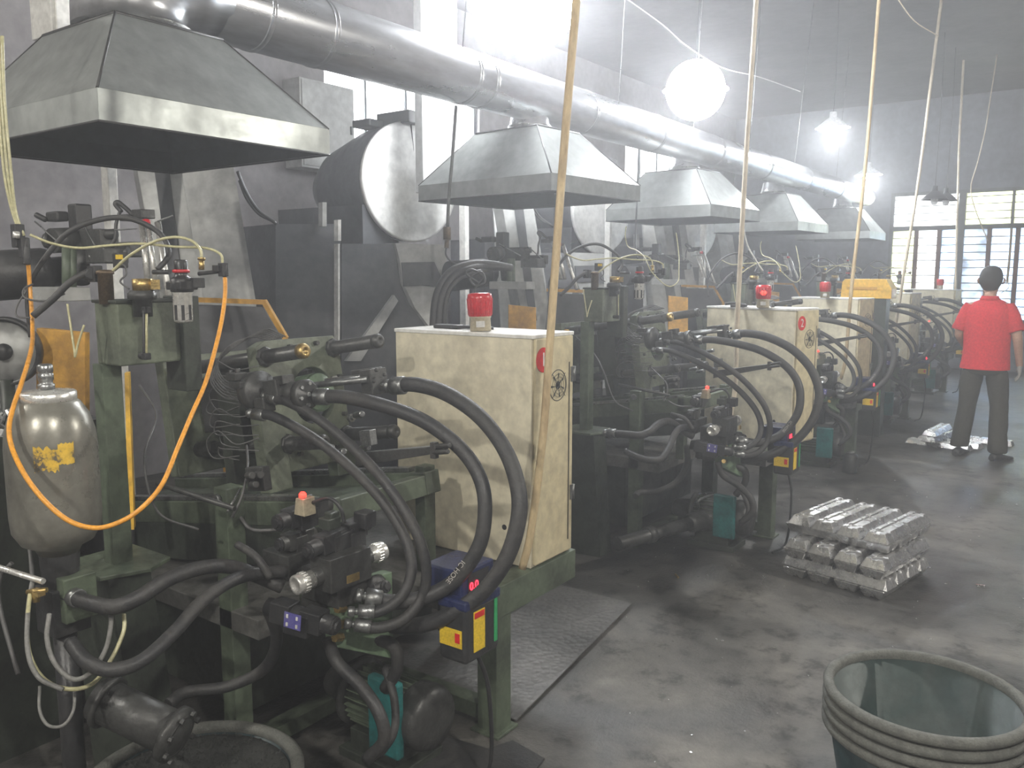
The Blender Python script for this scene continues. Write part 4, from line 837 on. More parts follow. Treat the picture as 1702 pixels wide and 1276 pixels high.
def cab_copy(loc, rz, num, label):
    q = dup(cab1, loc, rz, label); bd = [o for o in q.children if o.name.startswith('number_badge')][0]
    for ch in list(bd.children): bpy.data.objects.remove(ch, do_unlink=True)
    if num:
        cl = cab1.location; n = text_mesh('badge_number', num, .075, Vector((0, 0, 0)), Y, Z, 'white', None); n.parent = bd
        n.location = bpos - cl + V(.0022, 0, -.001)
    else: bpy.data.objects.remove(bd, do_unlink=True)
    return q
def on(p, z): return V(p.x, p.y, z)
cab_copy(on(P(1323, 520, 5.45), .578), R(-13), '2', 'cream control cabinet with a faded red number 2 badge, second in the row')
cab_copy(on(P(1427, 497, 7.75), .578), R(-15), None, 'cream control cabinet third in the row, below the dim red beacon')
cab_copy(on(P(1514, 488, 10.0), .578), R(-13), None, 'cream control cabinet fourth in the row, right of the yellow cover')
cab_copy(on(cab1.location + OFF[4], .578), R(-10), None, 'pale control cabinet fifth in the row, left of the head of the man in red')

# ------------------------------------------------------------------ warning beacons
def beacon(base, s=1.0, lit=False, label=''):
    b = Vector(base); t = thing('warning_beacon', label, 'beacon', b, 'red warning beacons on the cabinets')
    MB().lathe(b, Z, [(.040 * s, 0), (.042 * s, .004), (.040 * s, .05 * s), (.043 * s, .052 * s), (.043 * s, .058 * s)], 28).out('beacon_base', 'beige', t)
    MB().lathe(b, Z, [(.041 * s, .056 * s), (.047 * s, .06 * s), (.050 * s, .13 * s), (.047 * s, .145 * s), (.034 * s, .150 * s), (.001, .151 * s)], 32).out('red_dome', 'red', t)
    m = MB()
    for k in range(16):
        a = k * math.pi / 8; m.cyl(b + V(.046 * s * math.cos(a), .046 * s * math.sin(a), .064 * s), b + V(.0495 * s * math.cos(a), .0495 * s * math.sin(a), .128 * s), .0028 * s, n=6)
    m.out('dome_rib', 'red', t)
    d = (CAM - b); d.z = 0; d.normalize(); q = d.to_track_quat('Y', 'Z').to_matrix()
    MB().cbox(b + d * .042 * s + V(0, 0, .028 * s), (.034 * s, .004, .024 * s), q).out('base_label', 'paper', t)
    if lit: MB().lathe(b + d * .0465 * s + V(0, 0, .1 * s), d, [(.001, .004), (.016 * s, .002), (.02 * s, -.002)], 12).out('reflection_spot', 'lens', t)  # emissive spot stands in for a bright reflection on the red dome
    return t
c1 = CAB[0][0]
bb = PZ(800, 547, c1.z + .899); bb.y = c1.y + .07; bb.x = PY(799, 546, bb.y).x; bb.z = c1.z + .899
beacon(bb, 1.0, False, 'large dark red beacon with a beige base on the cabinet numbered 1').rotation_euler.y = R(-2)
beacon(on(P(1268, 511, 5.62) + V(0, 0, .002), 1.477), 1.0, True, 'red beacon with a glowing spot for its reflection, on the cabinet numbered 2')
beacon(on(P(1371, 492.5, 7.92) , 1.477), 1.0, False, 'dull red beacon on the third cabinet, left of the yellow cover')
beacon(on(P(1467, 486, 10.15), 1.477), 1.0, False, 'dull red beacon on the fourth cabinet, right of the yellow cover')
beacon(on(cab1.location + OFF[4] + V(-.22, .18, 0), 1.477), 1.0, False, 'tiny red beacon farthest away, left of the head of the man in red')
# tools on the first cabinet
z1 = c1.z + .899
t = thing('pliers', 'black pliers lying on the cabinet numbered 1, left of the beacon', 'tool', V(c1.x - .38, c1.y + .1, z1))
a = V(c1.x - .47, c1.y + .10, z1 + .006)
MB().tube([a, a + V(.06, .0, .004), a + V(.12, .02, .004), a + V(.18, .05, .0)], .006, 8).out('handle', 'black', t)
MB().tube([a + V(.0, .03, 0), a + V(.06, .035, .0), a + V(.13, .02, .0), a + V(.19, .0, .0)], .006, 8).out('handle', 'black', t)
MB().cbox(a + V(.10, .025, .0), (.03, .02, .008)).out('jaw', 'steel', t)
tag(MB().cbox(V(c1.x - .50, c1.y + .12, z1 + .008), (.13, .05, .016)).out('folded_wrench', 'black', bevel=.004), 'dark folded tool lying at the rear of the top of cabinet 1', 'tool')
tag(MB().tube([P(1205, 505, 5.8), P(1222, 504, 5.8), P(1240, 508, 5.75), P(1215, 508, 5.7)], .01, 8).out('rag', 'black'), 'black oily rag bundle on the cabinet numbered 2, left of the beacon', 'rag')
tag(MB().cyl(P(1283, 506, 5.7), P(1316, 502, 5.7), .016, n=14).cyl(P(1281, 506.5, 5.7), P(1286, 505.6, 5.7), .02, n=14).out('grease_gun', 'iron'), 'dark cylindrical grease gun lying right of the second red beacon', 'tool')

# ------------------------------------------------------------------ hanging conduit pipes
def pole(px, r, mname, label, up=True):
    pts = [P(*q) for q in px]
    if up:
        d = (pts[-1] - pts[-2]).normalized(); k = (ZC - pts[-1].z) / max(d.z, .2); pts.append(pts[-1] + d * k)
    return tag(MB().tube(pts, r, 12, 5).out('conduit_pipe', mname), label, 'pipe', 'thin pipes coming down from the ceiling')
pole([(868, 944, 3.05), (883, 880, 3.02), (903, 720, 3.0), (914, 570, 2.98), (934, 290, 2.93), (958, 0, 2.88)], .0145, 'bamboo', 'yellowed pipe leaning from the ceiling to the front corner of cabinet 1')
pole([(1210, 712, 5.3), (1222, 640, 5.3), (1226, 520, 5.25), (1240, 260, 5.15), (1257, 0, 5.05)], .015, 'bamboo_pale', 'pale pipe crossing in front of the cabinet numbered 2')
pole([(1398, 628, 7.6), (1406, 590, 7.6), (1416, 470, 7.55), (1438, 280, 7.5), (1461, 0, 7.4)], .016, 'bamboo', 'yellowed pipe crossing in front of the third cabinet')
pole([(1482, 580, 9.85), (1492, 520, 9.85), (1503, 450, 9.8), (1528, 290, 9.75), (1552, 100, 9.65)], .017, 'bamboo_pale', 'pale slanting pipe crossing in front of the fourth cabinet')
pole([(1588, 490, 12.6), (1590, 400, 12.6), (1594, 250, 12.5), (1598, 170, 12.4)], .017, 'bamboo_pale', 'thin upright pipe in front of the far window')
pole([(1642, 400, 12.0), (1620, 345, 12.0), (1614, 310, 12), (1625, 270, 12), (1638, 215, 12), (1645, 170, 12)], .008, 'bamboo_pale', 'thin drooping cord in front of the far window')
pole([(1674, 470, 14.5), (1680, 400, 14.5), (1685, 300, 14.5), (1688, 200, 14.5)], .02, 'bamboo', 'rightmost brown pipe in front of the far window')
def wire(px, r, m, label, name='hanging_cable', sub=5): return tag(MB().tube([P(*q) for q in px], r, 7, sub).out(name, m), label, 'cable', 'hanging cables')
wire([(1268, -60, 5.3), (1259, 0, 5.3), (1249, 140, 5.4), (1240, 260, 5.45), (1235, 350, 5.5), (1240, 400, 5.6), (1255, 430, 5.6), (1268, 450, 5.6)], .005, 'white', 'white cable slanting down behind the pale pipe of cabinet 2')
wire([(1066, 205, 7.6), (1065, 215, 7.6), (1062, 240, 7.5), (1059, 330, 7.4), (1056, 405, 7.4), (1060, 430, 7.3)], .008, 'black', 'dark cable hanging left of the third exhaust hood')
t = thing('hanging_plug_line', 'dark rod and cable hanging with a plug left of the second exhaust hood', 'cable', P(742, 400, 5.2), 'hanging cables')
MB().tube([P(758, 176, 5.2), P(752, 260, 5.2), P(746, 330, 5.2), P(744, 378, 5.2)], .010, 8).out('rod', 'iron', t)
MB().cyl(P(743, 378, 5.2), P(743, 398, 5.2), .024, n=14).cyl(P(743, 398, 5.2), P(742, 412, 5.2), .014, n=12).out('plug', 'bronze', t)
MB().tube([P(742, 410, 5.2), P(742, 425, 5.2), P(755, 438, 5.2), P(775, 440, 5.2)], .006, 7).out('cable', 'black', t)
t = thing('hanging_air_line', 'bundle of yellowed clear air hoses hanging down at the far left edge', 'hose', P(40, 430, 2.55))
for k in range(3): MB().tube([P(-6 + 5 * k, 60, 2.5), P(-2 + 5 * k, 170, 2.5), P(6 + 6 * k, 280, 2.52), P(20 + 3 * k, 350, 2.54), P(36 + 2 * k, 392, 2.55)], .0045, 8).out('clear_hose', 'clear', t)
MB().tube([P(-6, 60, 2.5), V(-2.7, 1.0, 3.6), V(-2.8, 1.1, ZC)], .006, 8).out('clear_hose', 'clear', t)
MB().cbox(P(30, 392, 2.55), (.03, .03, .07)).cbox(P(40, 412, 2.55), (.025, .025, .06)).cyl(P(42, 395, 2.55), P(44, 440, 2.55), .012, n=10).out('hose_valve', 'black', t, bevel=.003)
MB().cyl(P(27, 385, 2.53), P(27, 396, 2.53), .010, n=10).out('silver_collar', 'chrome', t)
# two overhead electric wires
wire([(1030, -10, 6.5), (1100, 40, 6.8), (1140, 75, 7.0), (1200, 112, 7.3), (1262, 128, 7.6), (1330, 152, 8.2)], .004, 'white', 'thin overhead wire sagging across the ceiling above the lamps', 'overhead_wire')
wire([(1490, -5, 6.0), (1520, 35, 6.2), (1560, 60, 6.5)], .004, 'bamboo_pale', 'short overhead wire near the top right of the ceiling', 'overhead_wire')

# ------------------------------------------------------------------ hot side behind the machines
def shell():
    c = P(683, 303, 6.8); t = thing('fume_drum', 'big grey sheet metal drum with a round pale end, behind the nearest machine', 'drum', V(c.x - .5, c.y, 0), 'fume drums against the window side')
    n = V(.985, -.17, .0).normalized(); R0 = .47
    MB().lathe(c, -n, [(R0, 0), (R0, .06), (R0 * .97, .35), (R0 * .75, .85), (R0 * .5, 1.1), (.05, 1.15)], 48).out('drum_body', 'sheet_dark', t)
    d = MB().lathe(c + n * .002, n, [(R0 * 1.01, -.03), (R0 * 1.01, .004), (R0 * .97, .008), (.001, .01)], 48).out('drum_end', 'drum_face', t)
    u = n.cross(Z).normalized()
    MB().cyl(c + n * .012 + V(0, .0, .45), c + n * .012 + V(0, .12, -.45), .004, n=6).out('end_seam', 'hood_seam', d)
    MB().cbox(c + V(-.1, .05, .50), (.35, .3, .10)).cbox(c + V(-.3, -.15, .46), (.2, .2, .06)).out('drum_motor', 'black', t, bevel=.01)
    MB().box((c.x - 1.1, c.y - .45, 0), (c.x - .1, c.y - .05, c.z - .2)).out('drum_stand', 'sheet_dark', t)
    return t
fd = shell()
dup(fd, fd.location + V(.1, 2.92, -.05), None, 'dark round fume drum behind the second exhaust hood')
dup(fd, fd.location + V(0, 5.7, -.05), None, 'dark round fume drum behind the third exhaust hood')
def casing():
    dd = 6.0
    c = P(600, 560, dd); t = thing('furnace_casing', 'dark furnace casing with a pale curved front, behind the nearest machine', 'furnace casing', V(c.x, c.y, 0), 'furnace casings behind the machines')
    back = V(-.55, .12, 0)
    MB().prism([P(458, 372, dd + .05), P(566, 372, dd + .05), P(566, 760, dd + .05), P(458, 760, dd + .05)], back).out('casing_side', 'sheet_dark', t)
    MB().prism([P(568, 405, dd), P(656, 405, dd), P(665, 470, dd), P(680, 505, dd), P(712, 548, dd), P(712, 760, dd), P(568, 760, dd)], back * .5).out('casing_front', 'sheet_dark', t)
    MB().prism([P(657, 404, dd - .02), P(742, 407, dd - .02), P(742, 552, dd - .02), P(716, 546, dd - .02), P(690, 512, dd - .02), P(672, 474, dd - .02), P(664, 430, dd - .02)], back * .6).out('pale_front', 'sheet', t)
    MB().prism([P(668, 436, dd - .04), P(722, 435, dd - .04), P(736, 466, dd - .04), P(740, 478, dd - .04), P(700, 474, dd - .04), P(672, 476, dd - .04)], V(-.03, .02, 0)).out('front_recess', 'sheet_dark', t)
    MB().prism([P(562, 365, dd - .04), P(567, 365, dd - .04), P(567, 400, dd - .04), P(562, 400, dd - .04)], back * .1).prism([P(562, 405, dd - .04), P(565, 405, dd - .04), P(565, 600, dd - .04), P(562, 600, dd - .04)], back * .1).out('edge_strip', 'white', t)
    MB().prism([P(536, 336, dd), P(543, 336, dd), P(543, 376, dd), P(536, 376, dd)], back * .1).out('edge_strip', 'sheet', t)
    MB().prism([P(655, 490, dd - .03), P(662, 500, dd - .03), P(600, 600, dd - .03), P(575, 600, dd - .03)], back * .05).out('brace', 'sheet', t)
    return t
fc = casing()
dup(fc, fc.location + V(-.35, 2.92, 0), None, 'furnace casing behind the tank right of cabinet 1')
dup(fc, fc.location + V(-.45, 5.7, 0), None, 'furnace casing behind the cabinet numbered 2')
def flue():
    d = 4.6; c = P(300, 600, d); t = thing('leaning_flue', 'pale square flue leaning behind the lubricator tank of the nearest machine', 'flue', V(c.x, c.y, 0), 'leaning flues behind the machines')
    b = V(-.14, .06, 0)
    MB().prism([P(222, 250, d), P(297, 250, d), P(348, 560, d), P(356, 760, d), P(318, 760, d), P(288, 620, d)], b).out('flue_body', 'sheet', t, bevel=.004)
    MB().prism([P(252, 250, d - .01), P(276, 250, d - .01), P(318, 600, d - .01), P(300, 600, d - .01)], V(-.005, .01, 0)).out('flue_groove', 'sheet_dark', t)
    d = 5.4
    MB().prism([P(297, 240, d), P(382, 240, d), P(426, 505, d), P(426, 760, d), P(330, 760, d)], V(-.02, .01, 0)).out('side_sheet', 'sheet', t)
    MB().tube([P(395, 285, 5.6), P(410, 320, 5.6), P(430, 350, 5.6), P(460, 372, 5.6)], .012, 7).tube([P(398, 300, 5.6), P(410, 330, 5.6), P(430, 355, 5.6), P(455, 368, 5.6)], .01, 7).out('flue_cable', 'black', t)
    return t
fl = flue()
dup(fl, fl.location + V(.3, 2.92, .1), None, 'pale leaning flue between the second and third exhaust hoods')
dup(fl, fl.location + V(.35, 5.75, .1), None, 'pale leaning flue with a red stain behind the cabinet numbered 2')
dup(fl, fl.location + V(0, 8.4, .1), None, 'leaning flue beneath the fourth exhaust hood')
def spost(u0, u1, v, d, label):
    a = P(u0, v, d); b = P(u1, v, d); w_ = (b - a).length
    return tag(MB().box((a.x, a.y, 0), (a.x + w_, a.y + w_ * .8, 2.62)).out('support_post', 'white', bevel=.004), label, 'post', 'square posts behind the machines')
spost(168, 189, 300, 4.3, 'pale square post below the nearest exhaust hood')
spost(763, 776, 380, 6.9, 'square post left of the second exhaust hood')
spost(1005, 1015, 380, 8.4, 'square post between the second and third exhaust hoods')
spost(1163, 1172, 400, 9.6, 'square post under the third exhaust hood')
def wbox(lo, hi, label, m='sheet'):
    t = thing('electrical_box', label, 'box', V((lo.x + hi.x) / 2, (lo.y + hi.y) / 2, lo.z), 'grey boxes on the window side')
    MB().box(lo, hi).out('box_body', m, t, bevel=.006); MB().box((hi.x, lo.y + .02, lo.z + .02), (hi.x + .012, hi.y - .02, hi.z - .02)).out('box_door', m, t, bevel=.004)
    MB().cbox((hi.x + .02, hi.y - .06, (lo.z + hi.z) / 2), (.015, .02, .08)).out('latch', 'iron', t); return t
wbox(V(-6.585, 5.45, 2.70), V(-6.35, 6.14, 3.52), 'large grey box on the wall left of the bright window')
p = P(702, 170, 6.3); q = P(702, 318, 6.3)
m = MB().box((p.x - .08, p.y, q.z), (p.x, p.y + .42, ZC)); tag(m.out('square_duct', 'sheet', bevel=.006), 'grey square duct hanging from the ceiling right of the bright window', 'duct')
p = P(68, 62, 4.4); q = P(146, 62, 4.4); wbox(V(p.x - .1, p.y, p.z), V(p.x + .12, p.y + .32, p.z + .4), 'pale box behind the top of the nearest exhaust hood', 'white')
# heap of scrap on a low stand behind the bottle
sc = thing('scrap_stand', 'low stand heaped with glittering aluminium scrap behind the accumulator bottle', 'stand', P(30, 720, 3.2), None)
a = P(40, 690, 3.1); MB().box((a.x - .7, a.y - .35, .0), (a.x + .18, a.y + .04, a.z - .04)).out('stand', 'green_dark', sc)
m = MB(); rnd = random.Random(3)
for k in range(420):
    q = V(a.x - .65 + rnd.random() * .85, a.y - .33 + rnd.random() * .35, a.z - .04); q.z += rnd.random() * .10
    e = Euler((rnd.random() * 3, rnd.random() * 3, rnd.random() * 3)).to_matrix(); m.cbox(q, (.045 * rnd.random() + .01, .03 * rnd.random() + .006, .006), e)
m.out('scrap', 'alu', sc, kind='stuff')
w0 = P(14, 585, 3.0)
MB()
t = thing('flywheel', 'pale spoked wheel partly in view at the left edge behind the orange hose', 'wheel', w0)
MB().lathe(w0 + V(-.03, 0, 0), V(.7, -.7, 0), [(.11, -.015), (.125, -.015), (.125, .015), (.11, .015), (.11, -.015)], 36, caps=False).lathe(w0 + V(-.03, 0, 0), V(.7, -.7, 0), [(.001, -.02), (.03, -.02), (.03, .025), (.001, .025)], 20).out('rim', 'black', t)
MB().lathe(w0 + V(-.03, 0, 0), V(.7, -.7, 0), [(.001, -.004), (.112, -.004), (.112, .004), (.001, .004)], 32).out('disc', 'sheet', t)
MB().cyl(w0 + V(-.03, .0, -.1), V(w0.x - .03, w0.y, 0), .025, n=12).out('wheel_stand', 'green_dark', t)
# pump and suction line at the foot of the second machine
c_ = V(-2.0, 4.95, .17)
t = thing('pump', 'dark pump with round flange and suction pipe on the floor right of cabinet 1', 'pump', V(c_.x, c_.y, 0))
dx_ = (P(960, 888, 4.6) - c_); dx_.z = 0; dx_.normalize()
MB().lathe(c_, dx_, [(.15, -.02), (.16, -.015), (.16, 0), (.14, .01), (.12, .05), (.07, .09), (.06, .10), (.06, .2), (.04, .22)], 32).out('pump_body', 'iron', t)
MB().bolts(c_ + dx_ * .002, dx_, .148, .009, 8, .01).out('flange_bolts', 'steel', t)
MB().cyl(c_ + dx_ * .2, c_ + dx_ * .85, .04, n=20).lathe(c_ + dx_ * .55, dx_, [(.04, 0), (.052, .004), (.052, .05), (.04, .054)], 20).out('suction_line', 'iron', t)
MB().tube([c_ + dx_ * .12 + V(0, 0, .08), c_ + dx_ * .16 + V(.02, 0, .14), c_ + dx_ * .05 + V(.05, 0, .16), c_ + V(.07, 0, .1)], .008, 8).out('bleed_pipe', 'steel', t)
MB().box((c_.x - .1, c_.y - .08, 0), (c_.x + .1, c_.y + .1, .05)).box((c_.x - .05, c_.y - .02, .04), (c_.x + .05, c_.y + .06, .12)).out('pump_foot', 'green_dark', t)
# thick hoses arching behind the first cabinet
t = thing('arched_hoses', 'group of thick black hoses arching up behind the beacon on cabinet 1', 'hose', P(730, 540, 4.3))
for k in range(3):
    e = k * 9; MB().tube([P(718 + e, 620, 4.3), P(720 + e, 540, 4.3), P(726 + e, 490, 4.3), P(745 + e, 455 + k * 4, 4.35), P(775 + e, 440 + k * 6, 4.4), P(810, 438 + k * 5, 4.5), P(850, 445, 4.6)], .020 if k < 2 else .012, 10, 7).out('hose', 'rubber', t)
MB().tube([P(795, 470, 4.0), P(775, 455, 4.0), P(785, 448, 4.0), P(803, 460, 4.0), P(790, 475, 4.0), P(782, 462, 4.0), P(800, 452, 4.0), P(806, 470, 4.0), P(790, 480, 4.0), P(792, 520, 4.0)], .006, 7, 6).out('cable_loop', 'black', t)
MB().box((P(730, 620, 4.3).x - .1, P(730, 620, 4.3).y, 0), (P(730, 620, 4.3).x + .1, P(730, 620, 4.3).y + .1, P(730, 620, 4.3).z)).out('hose_stand', 'green_dark', t)
# bright yellow cover
q = P(1397, 492, 8.9); t = thing('yellow_cover', 'bright yellow sheet metal cover between the third and fourth beacons', 'cover', V(q.x + .2, q.y + .1, 0))
z = q.z - .02; x0, y0 = q.x, q.y
MB().prism([(x0, y0, z), (x0 + .5, y0, z), (x0 + .5, y0, z + .10), (x0 + .44, y0, z + .20), (x0 + .04, y0, z + .20), (x0 + .01, y0, z + .17)], V(0, .25, 0)).out('cover_shell', 'guard_bright', t, bevel=.004)
MB().box((x0 + .06, y0 - .01, z + .09), (x0 + .36, y0 + .005, z + .12)).out('cover_slot', 'guard', t)
MB().box((x0 + .05, y0 + .03, 0), (x0 + .45, y0 + .2, z)).out('cover_stand', 'green_dark', t)
# small grey box standing near the third machine's foot
t = thing('floor_canister', 'small dark canister on the floor behind the ingot stack', 'canister', PZ(1412, 785, 0))
a = PZ(1412, 785, 0); MB().lathe(a, Z, [(.055, 0), (.06, .01), (.06, .15), (.05, .165), (.03, .17)], 20).out('body', 'iron', t); MB().lathe(a, Z, [(.03, .168), (.034, .17), (.034, .185), (.001, .187)], 16).out('lid', 'steel', t)

# ------------------------------------------------------------------ floor plate and debris
pl = [PZ(858, 1196, .016), PZ(1050, 1002, .026), PZ(925, 970, .02), V(-2.35, 3.3, .016), V(-2.35, 2.46, .016)]
tag(MB().prism([p - V(0, 0, .006) for p in pl], V(0, 0, .006)).out('steel_plate', 'plate'), 'worn steel tread plate lying on the floor beside the nearest machine', 'plate')
pl = [V(-1.93, 2.22, .004), V(-1.72, 2.25, .004), PZ(852, 1232, .004), PZ(905, 1262, .004), V(-1.45, 1.9, .004), V(-1.9, 1.8, .004)]
tag(MB().prism(pl, V(0, 0, .006)).out('rubber_mat', 'rubber'), 'dark dusty mat on the floor at the foot of the nearest machine', 'mat')
m = MB(); rnd = random.Random(11)
for k in range(260):
    x_, y_ = rnd.uniform(-2.2, 1.2), rnd.uniform(1.9, 7.5); s_ = rnd.choice((.003, .004, .005, .009))
    m.cbox((x_, y_, .002), (s_, s_ * rnd.uniform(.4, 1.6), .004), Matrix.Rotation(rnd.random() * 3, 3, 'Z'))
tag(m.out('metal_chips', 'alu'), 'tiny bright metal chips scattered over the dark floor', 'debris', kind='stuff')
for (u, v, l, lab) in ((1360, 975, .0, ''),): pass
tag(MB().cbox(PZ(1630, 973, .008), (.045, .012, .010), Matrix.Rotation(.3, 3, 'Z')).out('metal_scrap', 'alu'), 'small bright strip of metal on the floor right of the ingot stack', 'scrap')
tag(MB().cbox(PZ(1125, 957, .008), (.05, .008, .010), Matrix.Rotation(-.8, 3, 'Z')).out('metal_scrap', 'brass'), 'small yellowish strip on the floor left of the ingot stack', 'scrap')

# ------------------------------------------------------------------ aluminium ingots
def ingot_mesh():
    Ln, W_, H_ = .60, .140, .054; m = MB()
    prof = [(-.5, .10, 0), (-.47, .96, .014), (-.455, 1.0, .014), (-.40, 1.0, .014), (-.395, .90, .016), (-.36, .90, .016), (-.355, 1.0, .014), (-.02, 1.0, .014), (-.012, .80, .018), (.012, .80, .018), (.02, 1.0, .014), (.355, 1.0, .014), (.36, .90, .016), (.395, .90, .016), (.40, 1.0, .014), (.455, 1.0, .014), (.47, .96, .014), (.5, .10, 0)]
    rings = []
    for t_, h, _ in prof:
        x = t_ * Ln; hh = H_ * h; wb = W_ / 2; wt = wb - .026 * h - .002; e = .97 if abs(t_) == .5 else 1; lo = H_ * .09
        rings.append([m.b.verts.new(V(x, y * e, z)) for y, z in ((-wb, lo), (-wb + .006, 0), (wb - .006, 0), (wb, lo), (wt, max(hh, lo) * .999), (wt * .40, max(hh, lo)), (wt * .34, max(hh - .006, lo)), (-wt * .34, max(hh - .006, lo)), (-wt * .40, max(hh, lo)), (-wt, max(hh, lo) * .999))])
    for A, B in zip(rings, rings[1:]): m._skin(A, B, False)
    m.b.faces.new(rings[0]); m.b.faces.new(rings[-1][::-1]); return m
ing0 = ingot_mesh().out('aluminium_ingot', 'alu', bevel=.0025)
c0 = V(-.875, 4.545, 0); uu = V(-.982, .19, 0); vv_ = V(.19, .982, 0); ang = math.atan2(uu.y, uu.x)
lay = ['lowest', 'second lowest', 'third', 'fourth', 'fifth', 'topmost']
first = True
pos_w = ['nearest the right corner', 'second from the right corner', 'third from the right corner', 'nearest the machines']
pos_v = ['at the front', 'second from the front', 'third from the front', 'at the back']
for L_, (ends, inv) in enumerate(((1, 1), (0, 0), (1, 1), (1, 0), (0, 1), (1, 0))):
    for k in range(4):
        q = ing0 if first else ing0.copy()
        if not first: COL.objects.link(q)
        first = False
        j = (random.uniform(-.004, .004), random.uniform(-.006, .006)); sh = .10 if L_ >= 4 else 0; su = .035 if L_ >= 4 else 0
        if ends: c = c0 + uu * (.075 + k * .146 + j[0] + su) + vv_ * (.30 + sh + j[1]); rz = ang + math.pi / 2; ps = pos_w[k]
        else: c = c0 + vv_ * (.08 + k * .146 + j[0] + sh) + uu * (.30 + su + j[1]); rz = ang; ps = pos_v[k]
        zz = L_ * .0545 + .001
        q.location = c + V(0, 0, zz + (.054 if inv else 0)); q.rotation_euler = (math.pi if inv else 0, 0, rz + random.uniform(-.01, .01))
        tag(q, 'silvery aluminium ingot in the %s layer of the big stack, %s' % (lay[L_], ps), 'ingot', 'aluminium ingots in the big stack')
def extra(loc, rz, rx, label):
    q = ing0.copy(); COL.objects.link(q); q.location = loc; q.rotation_euler = (rx, 0, rz); tag(q, label, 'ingot', 'loose ingots by the worker')
b = PZ(1560, 742, 0)
extra(b + V(0, 0, .001), ang, 0, 'flat aluminium ingot on the floor left of the worker, lower front one')
extra(b + V(.07, .17, .001), ang, 0, 'flat aluminium ingot on the floor left of the worker, lower rear one')
extra(b + V(-.02, .16, .056), ang + math.pi / 2, 0, 'aluminium ingot lying across two others left of the worker')
extra(b + V(-.05, .20, .111), ang + math.pi / 2 + .1, 0, 'topmost aluminium ingot of the small pile left of the worker')
extra(PZ(1626, 738, 0) + V(0, .1, .001), ang + .1, 0, 'aluminium ingot on the floor behind the legs of the worker')

# ------------------------------------------------------------------ rubber tubs
tc = V(-.385, 2.655, 0)
for k in range(4):
    zr = .455 - .036 * (3 - k); r_ = .272
    t = thing('rubber_tub', ['dark teal tub lowest of the nested stack at the lower right', 'dusty tub second from the bottom of the nested stack', 'dusty tub second from the top of the nested stack', 'topmost empty green rubber tub of the nested stack'][k], 'tub', tc + V(0, 0, 0.002 + zr - .455 + .108), 'nested rubber tubs')
    zb = zr - .345
    MB().lathe((tc.x, tc.y, zb), Z, [(.001, .0), (.198, .0), (.206, .012), (r_ - .008, .335), (r_ - .014, .337), (.198, .018), (.001, .014)], 64, caps=False).out('tub_wall', 'tub' if k == 3 else 'tub_out', t)
    MB().lathe((tc.x, tc.y, zr), Z, [(r_ - .016, -.014), (r_ + .004, -.018), (r_ + .013, -.010), (r_ + .014, .003), (r_ + .005, .012), (r_ - .010, .012), (r_ - .018, .002), (r_ - .016, -.014)], 72, caps=False).out('tub_rim', 'tub_rim', t)
tc2 = V(-1.99, 1.25, 0)
t = thing('scrap_tub', 'wide dusty tub full of dark metal swarf at the bottom left', 'tub', tc2)
MB().lathe((tc2.x, tc2.y, 0), Z, [(.2, 0), (.22, .01), (.285, .30), (.27, .30), (.21, .02), (.001, .02)], 56, caps=False).out('tub_wall', 'tub_out', t)
MB().lathe((tc2.x, tc2.y, .31), Z, [(.268, -.015), (.29, -.018), (.302, -.008), (.302, .004), (.29, .012), (.272, .010), (.264, 0), (.268, -.015)], 64, caps=False).out('tub_rim', 'tub_rim', t)
m = MB(); rnd = random.Random(5)
m.lathe((tc2.x, tc2.y, .262), Z, [(.262, 0), (.262, .03), (.2, .035), (.1, .045), (.001, .05)], 40)
for k in range(900):
    a_ = rnd.random() * 6.28; rr = .255 * math.sqrt(rnd.random()); q = V(tc2.x + rr * math.cos(a_), tc2.y + rr * math.sin(a_), .292 + .02 * (1 - rr / .26) + rnd.random() * .012)
    m.cbox(q, (rnd.uniform(.004, .016), rnd.uniform(.003, .008), .003), Euler((rnd.random() * 3, rnd.random() * 3, rnd.random() * 3)).to_matrix())
m.out('swarf', 'swarf', t, kind='stuff')

